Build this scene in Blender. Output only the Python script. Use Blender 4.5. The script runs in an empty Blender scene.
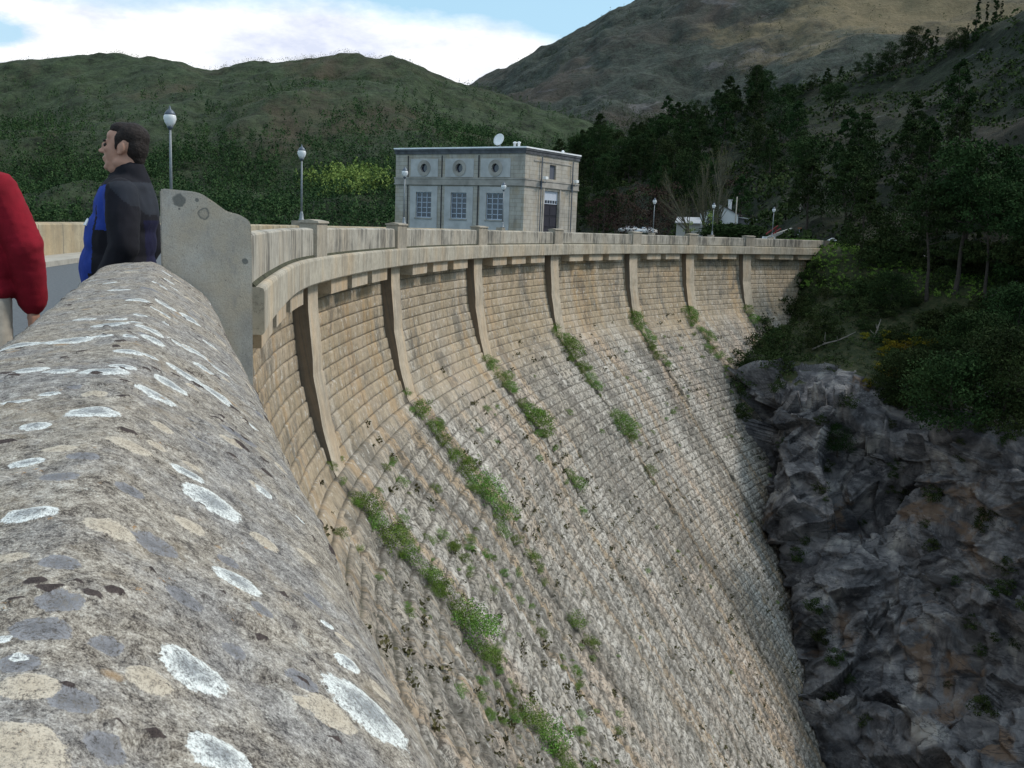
import bpy, bmesh, math, random
import numpy as np
from mathutils import Vector, Matrix
random.seed(7)
RNG = np.random.default_rng(11)
scene = bpy.context.scene
COL = scene.collection
R = math.radians

# ------------------------------------------------------------------ camera
CAMZ = 1.27
FPX = 1000.0
PITCH, ROLL = R(8.9), 0.036
_F = np.array([0, math.cos(PITCH), -math.sin(PITCH)])
_R0 = np.array([1.0, 0, 0]); _U0 = np.array([0, math.sin(PITCH), math.cos(PITCH)])
_RR = math.cos(ROLL) * _R0 + math.sin(ROLL) * _U0
_UU = -math.sin(ROLL) * _R0 + math.cos(ROLL) * _U0
cam_data = bpy.data.cameras.new('camera')
cam_data.sensor_width = 36.0
cam_data.lens = 36.0 * FPX / 1024
cam_data.clip_start = 0.05
cam_data.clip_end = 12000
cam = bpy.data.objects.new('camera', cam_data)
COL.objects.link(cam)
M = Matrix.Identity(4)
for i in range(3):
    M[i][0], M[i][1], M[i][2] = _RR[i], _UU[i], -_F[i]
M[2][3] = CAMZ
cam.matrix_world = M
scene.camera = cam

def sight(px, py, d):
    """survey point: world position at forward distance d along a measured bearing"""
    v = _F + _RR * (px - 512) / FPX - _UU * (py - 384) / FPX
    v = v / v[1] * d
    return np.array([v[0], v[1], v[2] + CAMZ])

# ------------------------------------------------------------------ helpers
def tag(o, label=None, cat=None, group=None, kind=None):
    if label: o['label'] = label
    if cat: o['category'] = cat
    if group: o['group'] = group
    if kind: o['kind'] = kind
    return o

def empty(name, loc=(0, 0, 0), rz=0.0):
    o = bpy.data.objects.new(name, None)
    o.location = loc; o.rotation_euler = (0, 0, rz)
    o.empty_display_size = 0.3
    COL.objects.link(o)
    return o

def link(name, me, parent=None, mats=None, smooth=False):
    if mats:
        for m in (mats if isinstance(mats, (list, tuple)) else [mats]):
            me.materials.append(m)
    if smooth:
        me.polygons.foreach_set('use_smooth', [True] * len(me.polygons))
    o = bpy.data.objects.new(name, me)
    COL.objects.link(o)
    if parent: o.parent = parent
    return o

def np_mesh(name, V, F, uv=None, attr=None, fattr=None, midx=None):
    """V (n,3), F (m,3|4) arrays -> mesh; uv per vertex (n,2); attr dict name-> per vertex float"""
    V = np.asarray(V, dtype=np.float32); F = np.asarray(F, dtype=np.int32)
    me = bpy.data.meshes.new(name)
    k = F.shape[1]
    me.vertices.add(len(V)); me.vertices.foreach_set('co', V.ravel())
    me.loops.add(F.size); me.loops.foreach_set('vertex_index', F.ravel())
    me.polygons.add(len(F))
    me.polygons.foreach_set('loop_start', np.arange(len(F), dtype=np.int32) * k)
    if midx is not None: me.polygons.foreach_set('material_index', np.asarray(midx, dtype=np.int32))
    if uv is not None:
        l = me.uv_layers.new(name='UVMap')
        l.data.foreach_set('uv', np.asarray(uv, dtype=np.float32)[F.ravel()].ravel())
    if attr:
        for n, a in attr.items():
            at = me.attributes.new(n, 'FLOAT', 'POINT')
            at.data.foreach_set('value', np.asarray(a, dtype=np.float32))
    me.update(calc_edges=True)
    return me

def grid_faces(n, m, flip=False):
    i = np.arange(n - 1)[:, None] * m + np.arange(m - 1)[None, :]
    i = i.ravel()
    f = np.stack([i, i + 1, i + m + 1, i + m], 1)
    return f[:, ::-1] if flip else f

# vectorised value noise
def _hash(ix, iy, iz, seed):
    h = (ix.astype(np.int64) * 374761393 + iy.astype(np.int64) * 668265263 + iz.astype(np.int64) * 2147483647 + seed * 1274126177) & 0xffffffff
    h = ((h ^ (h >> 13)) * 1274126177) & 0xffffffff
    h = ((h ^ (h >> 16)) * 2246822519) & 0xffffffff
    return ((h ^ (h >> 15)) & 0xffffff) / float(0xffffff)

def vnoise(P, seed=0):
    P = np.asarray(P, dtype=np.float64)
    I = np.floor(P).astype(np.int64); f = P - I
    f = f * f * (3 - 2 * f)
    out = 0
    for dx in (0, 1):
        wx = f[..., 0] if dx else 1 - f[..., 0]
        for dy in (0, 1):
            wy = f[..., 1] if dy else 1 - f[..., 1]
            for dz in (0, 1):
                wz = f[..., 2] if dz else 1 - f[..., 2]
                out = out + wx * wy * wz * _hash(I[..., 0] + dx, I[..., 1] + dy, I[..., 2] + dz, seed)
    return out * 2 - 1

def fbm(P, octv=5, seed=0, gain=0.5):
    P = np.asarray(P, dtype=np.float64)
    a = 1.0; s = 0; t = 0
    for k in range(octv):
        s = s + a * vnoise(P * (2.03 ** k) + 17.3 * k, seed + k); t += a; a *= gain
    return s / t

def ridged(P, octv=5, seed=0, gain=0.5):
    a = 1.0; s = 0; t = 0
    for k in range(octv):
        s = s + a * (1 - 2 * np.abs(vnoise(P * (2.07 ** k) + 9.1 * k, seed + k))); t += a; a *= gain
    return s / t

def smooth(a, b, x):
    t = np.clip((x - a) / (b - a), 0, 1)
    return t * t * (3 - 2 * t)

def facets(P, seed=0):
    """blocky fracture: each cell of a jittered lattice is a tilted flat block"""
    P = np.asarray(P, dtype=np.float64); I = np.floor(P).astype(np.int64)
    best = np.full(P.shape[:-1], 9.0); val = np.zeros(P.shape[:-1])
    for dx in (-1, 0, 1):
        for dy in (-1, 0, 1):
            for dz in (-1, 0, 1):
                J = I + np.array([dx, dy, dz]); h = [_hash(J[..., 0], J[..., 1], J[..., 2], seed + k) for k in range(7)]
                D = P - (J + np.stack(h[:3], -1)); d = (D ** 2).sum(-1); m = d < best
                v = (h[3] - .5) * 1.6 + D[..., 0] * (h[4] - .5) * 2.4 + D[..., 1] * (h[5] - .5) * 2.4 + D[..., 2] * (h[6] - .5) * 2.4
                best = np.where(m, d, best); val = np.where(m, v, val)
    return val

class MB:
    """collects boxes, tubes, prisms into one mesh"""
    def __init__(s): s.bm = bmesh.new(); s.mi = 0
    def _post(s, geo):
        for f in geo: f.material_index = s.mi
    def box(s, x0, x1, y0, y1, z0, z1, bev=0.0):
        n0 = len(s.bm.faces)
        vs = [s.bm.verts.new(p) for p in ((x0,y0,z0),(x1,y0,z0),(x1,y1,z0),(x0,y1,z0),(x0,y0,z1),(x1,y0,z1),(x1,y1,z1),(x0,y1,z1))]
        fs = [s.bm.faces.new([vs[i] for i in q]) for q in ((0,3,2,1),(4,5,6,7),(0,1,5,4),(1,2,6,5),(2,3,7,6),(3,0,4,7))]
        s._post(fs)
        if bev > 0:
            es = list({e for f in fs for e in f.edges})
            r = bmesh.ops.bevel(s.bm, geom=es, offset=bev, segments=2, affect='EDGES', profile=0.6)
            s._post(r['faces'])
        return s
    def tube(s, pts, rads, n=10, cap=True):
        rings = []
        pts = [Vector(p) for p in pts]
        if not hasattr(rads, '__len__'): rads = [rads] * len(pts)
        up = Vector((0, 0, 1))
        for i, p in enumerate(pts):
            t = (pts[min(i + 1, len(pts) - 1)] - pts[max(i - 1, 0)])
            if t.length < 1e-9: t = Vector((0, 0, 1))
            t.normalize()
            a = t.cross(up) if abs(t.dot(up)) < 0.95 else t.cross(Vector((0, 1, 0)))
            a.normalize(); b = t.cross(a)
            rings.append([s.bm.verts.new(p + (a * math.cos(2 * math.pi * k / n) + b * math.sin(2 * math.pi * k / n)) * rads[i]) for k in range(n)])
        fs = []
        for i in range(len(rings) - 1):
            for k in range(n):
                fs.append(s.bm.faces.new((rings[i][k], rings[i][(k + 1) % n], rings[i + 1][(k + 1) % n], rings[i + 1][k])))
        if cap:
            fs.append(s.bm.faces.new(rings[0][::-1])); fs.append(s.bm.faces.new(rings[-1]))
        s._post(fs)
        return s
    def lathe(s, prof, c=(0, 0, 0), n=16):
        return s.tube_z(prof, c, n)
    def tube_z(s, prof, c, n):
        rings = []
        for r, z in prof:
            rings.append([s.bm.verts.new((c[0] + r * math.cos(2 * math.pi * k / n), c[1] + r * math.sin(2 * math.pi * k / n), c[2] + z)) for k in range(n)])
        fs = []
        for i in range(len(rings) - 1):
            for k in range(n):
                fs.append(s.bm.faces.new((rings[i][k], rings[i][(k + 1) % n], rings[i + 1][(k + 1) % n], rings[i + 1][k])))
        fs.append(s.bm.faces.new(rings[0][::-1])); fs.append(s.bm.faces.new(rings[-1]))
        s._post(fs)
        return s
    def poly(s, pts, h, axis):
        """closed outline extruded by vector"""
        a = [s.bm.verts.new(p) for p in pts]
        b = [s.bm.verts.new(Vector(p) + Vector(axis) * h) for p in pts]
        n = len(pts); fs = [s.bm.faces.new(a[::-1]), s.bm.faces.new(b)]
        for i in range(n):
            fs.append(s.bm.faces.new((a[i], a[(i + 1) % n], b[(i + 1) % n], b[i])))
        s._post(fs)
        return s
    def mesh(s, name='mesh'):
        bmesh.ops.recalc_face_normals(s.bm, faces=s.bm.faces)
        me = bpy.data.meshes.new(name); s.bm.to_mesh(me); s.bm.free()
        return me
    def build(s, name, mats, parent=None, smooth=False):
        return link(name, s.mesh(name), parent, mats, smooth)

# ------------------------------------------------------------------ material helper
class NT:
    def __init__(s, name):
        s.m = bpy.data.materials.new(name); s.m.use_nodes = True
        s.t = s.m.node_tree; s.n = s.t.nodes; s.n.clear()
        s.out = s.n.new('ShaderNodeOutputMaterial')
        s.b = s.n.new('ShaderNodeBsdfPrincipled')
        s.t.links.new(s.b.outputs[0], s.out.inputs[0])
        s.b.inputs['Roughness'].default_value = 0.9
        s.b.inputs['Specular IOR Level'].default_value = 0.25
    def L(s, a, b): s.t.links.new(a, b)
    def node(s, t, **k):
        n = s.n.new('ShaderNode' + t)
        for a, v in k.items():
            if hasattr(n, a): setattr(n, a, v)
        return n
    def coord(s, which='Object'):
        return s.node('TexCoord').outputs[which]
    def mapping(s, src, scale=(1, 1, 1), loc=(0, 0, 0), rot=(0, 0, 0)):
        m = s.node('Mapping'); m.inputs['Scale'].default_value = scale; m.inputs['Location'].default_value = loc
        m.inputs['Rotation'].default_value = rot
        s.L(src, m.inputs['Vector']); return m.outputs[0]
    def noise(s, src, scale=5, detail=5, rough=0.55, dist=0.0):
        n = s.node('TexNoise'); s.L(src, n.inputs['Vector'])
        n.inputs['Scale'].default_value = scale; n.inputs['Detail'].default_value = detail
        n.inputs['Roughness'].default_value = rough; n.inputs['Distortion'].default_value = dist
        return n.outputs['Fac']
    def voro(s, src, scale=5, feature='F1', out='Distance', rand=1.0):
        n = s.node('TexVoronoi', feature=feature); s.L(src, n.inputs['Vector'])
        n.inputs['Scale'].default_value = scale
        n.inputs['Randomness'].default_value = rand
        return n.outputs[out]
    def ramp(s, src, stops, interp='LINEAR'):
        n = s.node('ValToRGB'); s.L(src, n.inputs[0]); n.color_ramp.interpolation = interp
        e = n.color_ramp.elements
        while len(e) < len(stops): e.new(0.5)
        for i, (p, c) in enumerate(stops):
            e[i].position = p
            e[i].color = (c, c, c, 1) if not hasattr(c, '__len__') else (*c, 1)
        return n.outputs[0]
    def mix(s, fac, a, b, mode='MIX'):
        n = s.node('Mix', data_type='RGBA', blend_type=mode)
        for v, i in ((fac, 0), (a, 6), (b, 7)):
            if hasattr(v, 'is_output'): s.L(v, n.inputs[i])
            elif i == 0: n.inputs[0].default_value = v
            else: n.inputs[i].default_value = (*v, 1)
        return n.outputs[2]
    def math(s, op, a, b=0.0, clamp=False):
        n = s.node('Math', operation=op, use_clamp=clamp)
        for v, i in ((a, 0), (b, 1)):
            if hasattr(v, 'is_output'): s.L(v, n.inputs[i])
            else: n.inputs[i].default_value = v
        return n.outputs[0]
    def attr(s, name, out='Fac'):
        n = s.node('Attribute'); n.attribute_name = name; return n.outputs[out]
    def bump(s, h, strength=0.5, dist=0.02, prev=None):
        n = s.node('Bump'); n.inputs['Strength'].default_value = strength; n.inputs['Distance'].default_value = dist
        s.L(h, n.inputs['Height'])
        if prev: s.L(prev, n.inputs['Normal'])
        return n.outputs[0]
    def fin(s, col=None, bump=None, rough=None, metal=None):
        if col is not None:
            if hasattr(col, 'is_output'): s.L(col, s.b.inputs['Base Color'])
            else: s.b.inputs['Base Color'].default_value = (*col, 1)
        if bump is not None: s.L(bump, s.b.inputs['Normal'])
        if rough is not None: s.b.inputs['Roughness'].default_value = rough
        if metal is not None: s.b.inputs['Metallic'].default_value = metal
        return s.m

def simple(name, col, rough=0.8, var=0.25, scale=6.0, bump=0.0, metal=0.0, bscale=60):
    t = NT(name); c = t.coord()
    n = t.noise(c, scale, 5)
    dark = tuple(x * (1 - var) for x in col); lite = tuple(min(1, x * (1 + var)) for x in col)
    colr = t.ramp(n, [(0.3, dark), (0.7, lite)])
    b = None
    if bump > 0: b = t.bump(t.noise(c, bscale, 4), bump, 0.01)
    return t.fin(colr, b, rough, metal)
# ------------------------------------------------------------------ materials
def mat_dam():
    t = NT('dam_masonry'); uv = t.coord('UV'); ob = t.coord('Object')
    tone = t.attr('tone'); dep = t.attr('depth'); jo = t.attr('joint')
    N = lambda sx, sy, lx, det=5, ro=.65, di=0.0: t.noise(t.mapping(uv, (sx, sy, 1), (lx, lx * .7, 0)), 1.0, det, ro, di)
    big = N(0.05, 0.09, 0, 4, 0.6, 0.6)
    ochre = t.ramp(tone, [(0.0, (0.30, 0.235, 0.155)), (0.35, (0.40, 0.32, 0.22)), (0.7, (0.48, 0.38, 0.265)), (1.0, (0.50, 0.35, 0.21))])
    grey = t.ramp(tone, [(0.0, (0.29, 0.265, 0.23)), (0.4, (0.425, 0.39, 0.34)), (0.75, (0.54, 0.50, 0.44)), (1.0, (0.56, 0.465, 0.36))])
    sw = t.math('ADD', dep, t.math('MULTIPLY', t.math('SUBTRACT', big, 0.5), 1.4), True)
    c = t.mix(sw, ochre, grey)
    f = t.noise(ob, 2.2, 9, 0.78)
    c = t.mix(0.8, c, t.ramp(f, [(0.34, (0.36, 0.35, 0.34)), (0.46, (0.82, 0.81, 0.79)), (0.60, (1.0, 1.0, 1.0))]), 'MULTIPLY')
    dp = t.ramp(dep, [(0.1, 0.3), (0.9, 1.0)])
    # long weathering bands running down the wall
    c = t.mix(t.math('MULTIPLY', t.ramp(N(0.28, 0.016, 3, 6, .7, .3), [(0.48, 0.0), (0.56, 0.58)]), dp), c, (0.17, 0.155, 0.14))
    c = t.mix(t.math('MULTIPLY', t.ramp(N(0.30, 0.018, 13, 5, .7, .3), [(0.52, 0.0), (0.58, 0.75)]), dp), c, t.ramp(f, [(0.36, (0.38, 0.35, 0.31)), (0.56, (0.64, 0.60, 0.54))]))
    c = t.mix(t.ramp(N(0.5, 0.035, 31, 5), [(0.54, 0.0), (0.61, 0.6)]), c, (0.43, 0.29, 0.155))
    c = t.mix(t.math('MULTIPLY', t.ramp(N(0.16, 0.09, 14, 6, .6, .5), [(0.55, 0.0), (0.62, 0.6)]), dp), c, (0.55, 0.43, 0.33))
    # damp, lichen and dirt mottling
    c = t.mix(t.ramp(N(0.4, 0.25, 4, 9, .75, .6), [(0.52, 0.0), (0.60, 0.6)]), c, (0.12, 0.115, 0.105))
    pits = t.noise(ob, 3.6, 8, 0.85)
    c = t.mix(t.math('MULTIPLY', t.ramp(pits, [(0.485, 0.0), (0.545, 0.88)]), t.ramp(dep, [(0.2, 0.18), (0.8, 1.0)])), c, (0.075, 0.068, 0.058))
    gs = t.noise(t.mapping(ob, (1, 1, 1), (50, 3, 0)), 2.4, 8, 0.8)
    c = t.mix(t.ramp(gs, [(0.56, 0.0), (0.62, 0.6)]), c, (0.66, 0.63, 0.58))
    g = t.noise(t.mapping(uv, (0.25, 0.25, 1), (77, 7, 0)), 1.0, 6, 0.65)
    jc = t.ramp(g, [(0.35, (0.075, 0.062, 0.05)), (0.6, (0.06, 0.056, 0.04)), (0.7, (0.05, 0.06, 0.028))])
    jf = t.math('MULTIPLY', jo, t.ramp(t.noise(ob, 1.1, 6, 0.75), [(0.36, 0.4), (0.54, 1.0)]))
    c = t.mix(jf, c, jc)
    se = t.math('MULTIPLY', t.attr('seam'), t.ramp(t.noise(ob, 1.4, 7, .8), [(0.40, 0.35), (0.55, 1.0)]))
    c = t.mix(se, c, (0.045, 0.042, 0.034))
    b = t.bump(t.noise(ob, 4.0, 8, 0.75), 1.0, 0.10)
    return t.fin(c, b, 0.95)

def mat_conc(name, base, stain=0.6, topdark=0.0, warm=0.3, panel=0.9, scale=1.0):
    """weathered concrete; uv = metres along, metres up"""
    t = NT(name); uv = t.coord('UV'); ob = t.coord('Object')
    n = t.noise(uv, 2.2 * scale, 7, 0.65)
    dark = tuple(x * 0.78 for x in base); lite = tuple(min(1, x * 1.15) for x in base)
    c = t.ramp(n, [(0.3, dark), (0.7, lite)])
    w = t.noise(t.mapping(uv, (0.5, 0.15, 1)), 1, 4)
    c = t.mix(t.ramp(w, [(0.45, 0.0), (0.7, warm)]), c, (base[0] * 1.1, base[1] * 0.86, base[2] * 0.6))
    st = t.noise(t.mapping(uv, (3.2, 0.35, 1)), 1.0, 6, 0.7)
    blo = t.noise(t.mapping(uv, (0.35, 0.3, 1), (5, 5, 0)), 1.0, 4, 0.6)
    m = t.math('MULTIPLY', t.ramp(st, [(0.40, 0.0), (0.56, 1.0)]), t.ramp(blo, [(0.40, 0.12), (0.55, 1.0)]))
    c = t.mix(t.math('MULTIPLY', m, stain), c, (0.10, 0.095, 0.085))
    sp = t.noise(ob, 14, 6, 0.75)
    c = t.mix(t.ramp(sp, [(0.54, 0.0), (0.68, 0.6)]), c, (0.16, 0.15, 0.13))
    hf = t.noise(ob, 2.5, 9, 0.8)
    c = t.mix(0.5, c, t.ramp(hf, [(0.3, 0.55), (0.6, 1.0)]), 'MULTIPLY')
    if panel:
        sx = t.node('SeparateXYZ'); t.L(uv, sx.inputs[0])
        fr = t.math('FRACT', t.math('DIVIDE', sx.outputs[0], panel))
        ln = t.math('LESS_THAN', fr, 0.035)
        c = t.mix(t.math('MULTIPLY', ln, 0.5), c, (0.10, 0.09, 0.08))
        cell = t.math('FLOOR', t.math('DIVIDE', sx.outputs[0], panel))
        wn = t.node('TexWhiteNoise', noise_dimensions='1D'); t.L(cell, wn.inputs['W'])
        c = t.mix(0.35, c, t.ramp(wn.outputs['Value'], [(0, 0.72), (1, 1.0)]), 'MULTIPLY')
    b = t.bump(t.noise(ob, 30, 6, 0.7), 0.35, 0.02)
    return t.fin(c, b, 0.92)

def mat_coping():
    t = NT('lichened_coping'); ob3 = t.mapping(t.mapping(t.coord('Object'), (1, 1, 1), (0, 0, 0), (0, 0, -R(19.1))), (1, .72, 1))
    grit = t.noise(ob3, 620, 2, 0.8); fine = t.noise(ob3, 210, 4, 0.75); mid = t.noise(ob3, 48, 6, 0.78); big = t.noise(ob3, 7, 6, 0.7)
    g2 = t.math('ADD', t.math('MULTIPLY', grit, 0.5), t.math('MULTIPLY', fine, 0.5))
    mx_ = t.math('ADD', t.math('MULTIPLY', mid, 0.38), t.math('MULTIPLY', g2, 0.62))
    c = t.ramp(mx_, [(0.40, (0.035, 0.029, 0.026)), (0.46, (0.14, 0.12, 0.10)), (0.505, (0.26, 0.232, 0.195)), (0.555, (0.38, 0.345, 0.295)), (0.625, (0.64, 0.60, 0.53))])
    greyc = t.ramp(mx_, [(0.41, (0.045, 0.043, 0.046)), (0.51, (0.21, 0.205, 0.205)), (0.62, (0.46, 0.455, 0.45))])
    c = t.mix(t.ramp(big, [(0.44, 0.0), (0.60, 0.65)]), c, greyc)
    br = t.noise(ob3, 10, 6, 0.75)
    c = t.mix(t.ramp(br, [(0.54, 0.0), (0.68, 0.45)]), c, (0.29, 0.235, 0.165), 'MIX')
    pale = t.noise(ob3, 26, 8, 0.85)
    c = t.mix(t.ramp(pale, [(0.585, 0.0), (0.62, 0.6)]), c, t.ramp(grit, [(0.35, (0.34, 0.33, 0.30)), (0.6, (0.60, 0.59, 0.54))]))
    dk = t.noise(t.mapping(ob3, (1, 1, 1), (7, 1, 2)), 30, 7, 0.85)
    c = t.mix(t.ramp(dk, [(0.58, 0.0), (0.62, 0.7)]), c, (0.06, 0.05, 0.045))
    orr = t.noise(t.mapping(ob3, (1, 1, 1), (3, 3, 3)), 34, 5, 0.8)
    c = t.mix(t.ramp(orr, [(0.655, 0.0), (0.69, 0.75)]), c, (0.30, 0.165, 0.06))
    wob = t.math('ADD', t.math('MULTIPLY', t.math('SUBTRACT', t.noise(ob3, 60, 7, 0.8), 0.5), 0.75), t.math('MULTIPLY', t.math('SUBTRACT', t.noise(ob3, 260, 3, 0.7), 0.5), 0.35))
    gran = t.math('MULTIPLY', t.math('SUBTRACT', g2, 0.5), 2.2)
    def patch(c, name, rim, core, k, solid, c0, c1):
        r = t.math('ADD', t.attr(name), wob)
        inside = t.math('MULTIPLY', t.ramp(r, [(0.93, 1.0), (1.0, 0.0)]), t.ramp(t.math('ADD', g2, 0.0), [(0.38, solid), (0.50, 1.0)]))
        core_f = t.ramp(t.math('ADD', r, gran), [(c0, 1.0), (c1, 0.0)])
        col = t.mix(t.math('MULTIPLY', core_f, k), rim, core)
        col = t.mix(0.6, col, t.ramp(g2, [(0.36, 0.35), (0.56, 1.0)]), 'MULTIPLY')
        return t.mix(inside, c, col)
    c = patch(c, 'grey_l', (0.235, 0.235, 0.25), (0.14, 0.14, 0.15), 0.8, 0.15, 0.3, 1.0)
    c = patch(c, 'beige_l', (0.52, 0.46, 0.375), (0.42, 0.36, 0.28), 0.8, 0.35, 0.3, 1.0)
    c = patch(c, 'white_l', (0.70, 0.72, 0.70), (0.24, 0.255, 0.265), 0.9, 0.5, 0.30, 0.88)
    r = t.math('ADD', t.attr('black_l'), wob)
    c = t.mix(t.ramp(r, [(0.9, 1.0), (1.0, 0.0)]), c, t.ramp(g2, [(0.3, (0.015, 0.012, 0.013)), (0.65, (0.09, 0.07, 0.065))]))
    ru = t.ramp(t.math('ADD', t.attr('rust_l'), wob), [(0.5, 0.6), (1.0, 0.0)])
    c = t.mix(ru, c, (0.30, 0.19, 0.09))
    h = t.math('ADD', t.math('MULTIPLY', g2, 0.5), t.math('MULTIPLY', mid, 0.9))
    b = t.bump(h, 0.6, 0.006)
    return t.fin(c, b, 0.97)

def mat_rock():
    t = NT('cliff_rock'); ob = t.coord('Object')
    m = t.mapping(ob, (1, 1, 1), (0, 0, 0), (0.5, 0.35, 0.2))
    n = t.noise(m, 0.35, 10, 0.68, 0.6)
    c = t.ramp(n, [(0.37, (0.04, 0.04, 0.045)), (0.47, (0.095, 0.094, 0.100)), (0.56, (0.175, 0.17, 0.175)), (0.68, (0.35, 0.335, 0.315))])
    o = t.noise(t.mapping(ob, (1, 1, 1.3), (9, 2, 5)), 0.12, 6, 0.65, 0.8)
    c = t.mix(t.ramp(o, [(0.58, 0.0), (0.64, 0.7)]), c, (0.17, 0.11, 0.07))
    cr = t.noise(t.mapping(ob, (0.10, 0.10, 0.42), (0, 0, 0), (0.7, 0.3, 0.8)), 1.0, 8, 0.62, 1.2)
    crk = t.ramp(cr, [(0.485, 0.0), (0.5, 1.0), (0.515, 0.0)])
    c = t.mix(t.math('MULTIPLY', crk, 0.75), c, (0.025, 0.025, 0.03))
    pl = t.noise(t.mapping(ob, (0.5, 0.5, 1.2), (5, 5, 5), (0.7, 0.3, 0.8)), 1.0, 9, 0.75)
    c = t.mix(t.ramp(pl, [(0.56, 0.0), (0.70, 0.6)]), c, (0.36, 0.35, 0.35))
    # plants, held by the flatter ledges
    geo = t.node('NewGeometry'); sx = t.node('SeparateXYZ'); t.L(geo.outputs['True Normal'], sx.inputs[0])
    veg = t.noise(ob, 0.22, 9, 0.75)
    vf = t.math('ADD', t.math('MULTIPLY', t.math('SUBTRACT', t.attr('veg'), 0.5), 1.3), t.math('ADD', t.math('MULTIPLY', sx.outputs[2], 0.35), veg))
    gcol = t.ramp(t.noise(ob, 1.6, 8, 0.75), [(0.3, (0.014, 0.020, 0.010)), (0.5, (0.035, 0.045, 0.018)), (0.63, (0.07, 0.065, 0.032)), (0.75, (0.10, 0.085, 0.055))])
    c = t.mix(t.ramp(vf, [(0.74, 0.0), (0.84, 1.0)]), c, gcol)
    b = t.bump(t.noise(m, 1.4, 10, 0.7, 0.0), 0.8, 0.45)
    return t.fin(c, b, 0.95)

def mat_hill(name, green, dry, rock, sc, rocky=0.62, dryp=0.55, sun_patch=None):
    t = NT(name); ob = t.coord('Object')
    n1 = t.math('ADD', t.math('MULTIPLY', t.noise(ob, sc * 6, 8, 0.75), .5), t.math('MULTIPLY', t.noise(ob, sc * 34, 8, 0.8), .5)); n2 = t.noise(ob, sc, 6, 0.6, 0.5); n3 = t.noise(t.mapping(ob, (1, 1, 2.2), (40, 3, 9)), sc * 1.6, 9, 0.72, 0.8)
    c = t.ramp(n1, [(0.40, tuple(x * 0.25 for x in green)), (0.49, tuple(x * .85 for x in green)), (0.60, tuple(x * 1.6 for x in green))])
    c = t.mix(t.ramp(n2, [(dryp - 0.06, 0.0), (dryp + 0.1, 0.85)]), c, t.ramp(n1, [(0.3, tuple(x * 0.6 for x in dry)), (0.7, dry)]))
    c = t.mix(t.ramp(n3, [(rocky, 0.0), (rocky + 0.05, 0.8)]), c, t.ramp(n1, [(0.3, tuple(x * 0.5 for x in rock)), (0.7, rock)]))
    if sun_patch:  # sunlit area of the slope, painted into its colour
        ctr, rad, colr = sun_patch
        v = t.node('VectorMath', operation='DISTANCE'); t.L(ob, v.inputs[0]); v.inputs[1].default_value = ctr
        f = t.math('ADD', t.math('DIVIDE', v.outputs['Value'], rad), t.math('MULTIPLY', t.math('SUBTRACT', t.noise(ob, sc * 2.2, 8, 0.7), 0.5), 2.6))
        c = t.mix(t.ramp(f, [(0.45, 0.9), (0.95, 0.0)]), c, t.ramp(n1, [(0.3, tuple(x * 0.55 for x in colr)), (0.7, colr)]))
    b = t.bump(t.noise(ob, sc * 5, 9, 0.7), 1.0, 0.35 / sc * 0.15)
    return t.fin(c, b, 1.0)

def mat_leaf(name, dark, lite, trans=0.0):
    t = NT(name)
    tone = t.attr('tone'); oi = t.node('ObjectInfo')
    c = t.ramp(tone, [(0.0, dark), (1.0, lite)])
    hsv = t.node('HueSaturation'); t.L(c, hsv.inputs['Color'])
    v = t.math('ADD', 0.75, t.math('MULTIPLY', oi.outputs['Random'], 0.5)); t.L(v, hsv.inputs['Value'])
    h = t.math('ADD', 0.475, t.math('MULTIPLY', oi.outputs['Random'], 0.05)); t.L(h, hsv.inputs['Hue'])
    t.b.inputs['Specular IOR Level'].default_value = 0.06
    return t.fin(hsv.outputs[0], None, 0.9)

M_DAM = mat_dam()
M_CORN = mat_conc('cornice_concrete', (0.50, 0.455, 0.375), 0.45, panel=1.08, warm=0.5)
M_PARA = mat_conc('parapet_concrete', (0.44, 0.41, 0.355), 0.9, panel=0.0, warm=0.3)
M_CAPS = mat_conc('pier_concrete', (0.38, 0.34, 0.28), 0.45, panel=0.0)
M_RIB = mat_conc('rib_concrete', (0.50, 0.425, 0.33), 0.35, panel=0.0, warm=0.7, scale=0.6)
M_RIBSIDE = mat_conc('stained_shaded_rib_side', (0.20, 0.15, 0.105), 0.7, panel=0.0, warm=0.4)  # brown staining plus the side faces' shade, painted into the colour
M_UP = mat_conc('upstream_parapet_concrete', (0.44, 0.38, 0.27), 0.4, panel=2.0, warm=0.6)
M_COPE = mat_coping()
M_ROCK = mat_rock()
M_ASPH = simple('asphalt', (0.10, 0.11, 0.12), 0.9, 0.25, 20, 0.4)
M_PAVE = simple('pavement_concrete', (0.36, 0.34, 0.30), 0.9, 0.2, 4, 0.2)
M_HILLA = mat_hill('far_hill_scrub', (0.036, 0.052, 0.026), (0.082, 0.066, 0.044), (0.15, 0.145, 0.14), 0.009, 0.66, 0.58)
M_GROUND = simple('ground_soil', (0.10, 0.09, 0.06), 0.95, 0.4, 0.2)
M_TRUNK = simple('bark', (0.05, 0.042, 0.036), 0.95, 0.4, 3)
M_BARE = simple('pale_bark', (0.095, 0.09, 0.062), 0.95, 0.3, 3)
M_PINE = mat_leaf('pine_needles', (0.008, 0.017, 0.006), (0.036, 0.060, 0.020))
M_FOREST = mat_leaf('forest_foliage', (0.014, 0.030, 0.013), (0.060, 0.092, 0.034))
M_LIGHTTREE = mat_leaf('light_and_sunlit_foliage', (0.09, 0.13, 0.03), (0.26, 0.31, 0.09))  # yellow green leaves, also used to paint the sunlit patch on the far hill
M_SHRUB = mat_leaf('shrub_leaves', (0.012, 0.022, 0.008), (0.055, 0.075, 0.026))
M_WALLSHRUB = mat_leaf('wall_shrub_leaves', (0.06, 0.11, 0.02), (0.20, 0.32, 0.065))
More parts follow.
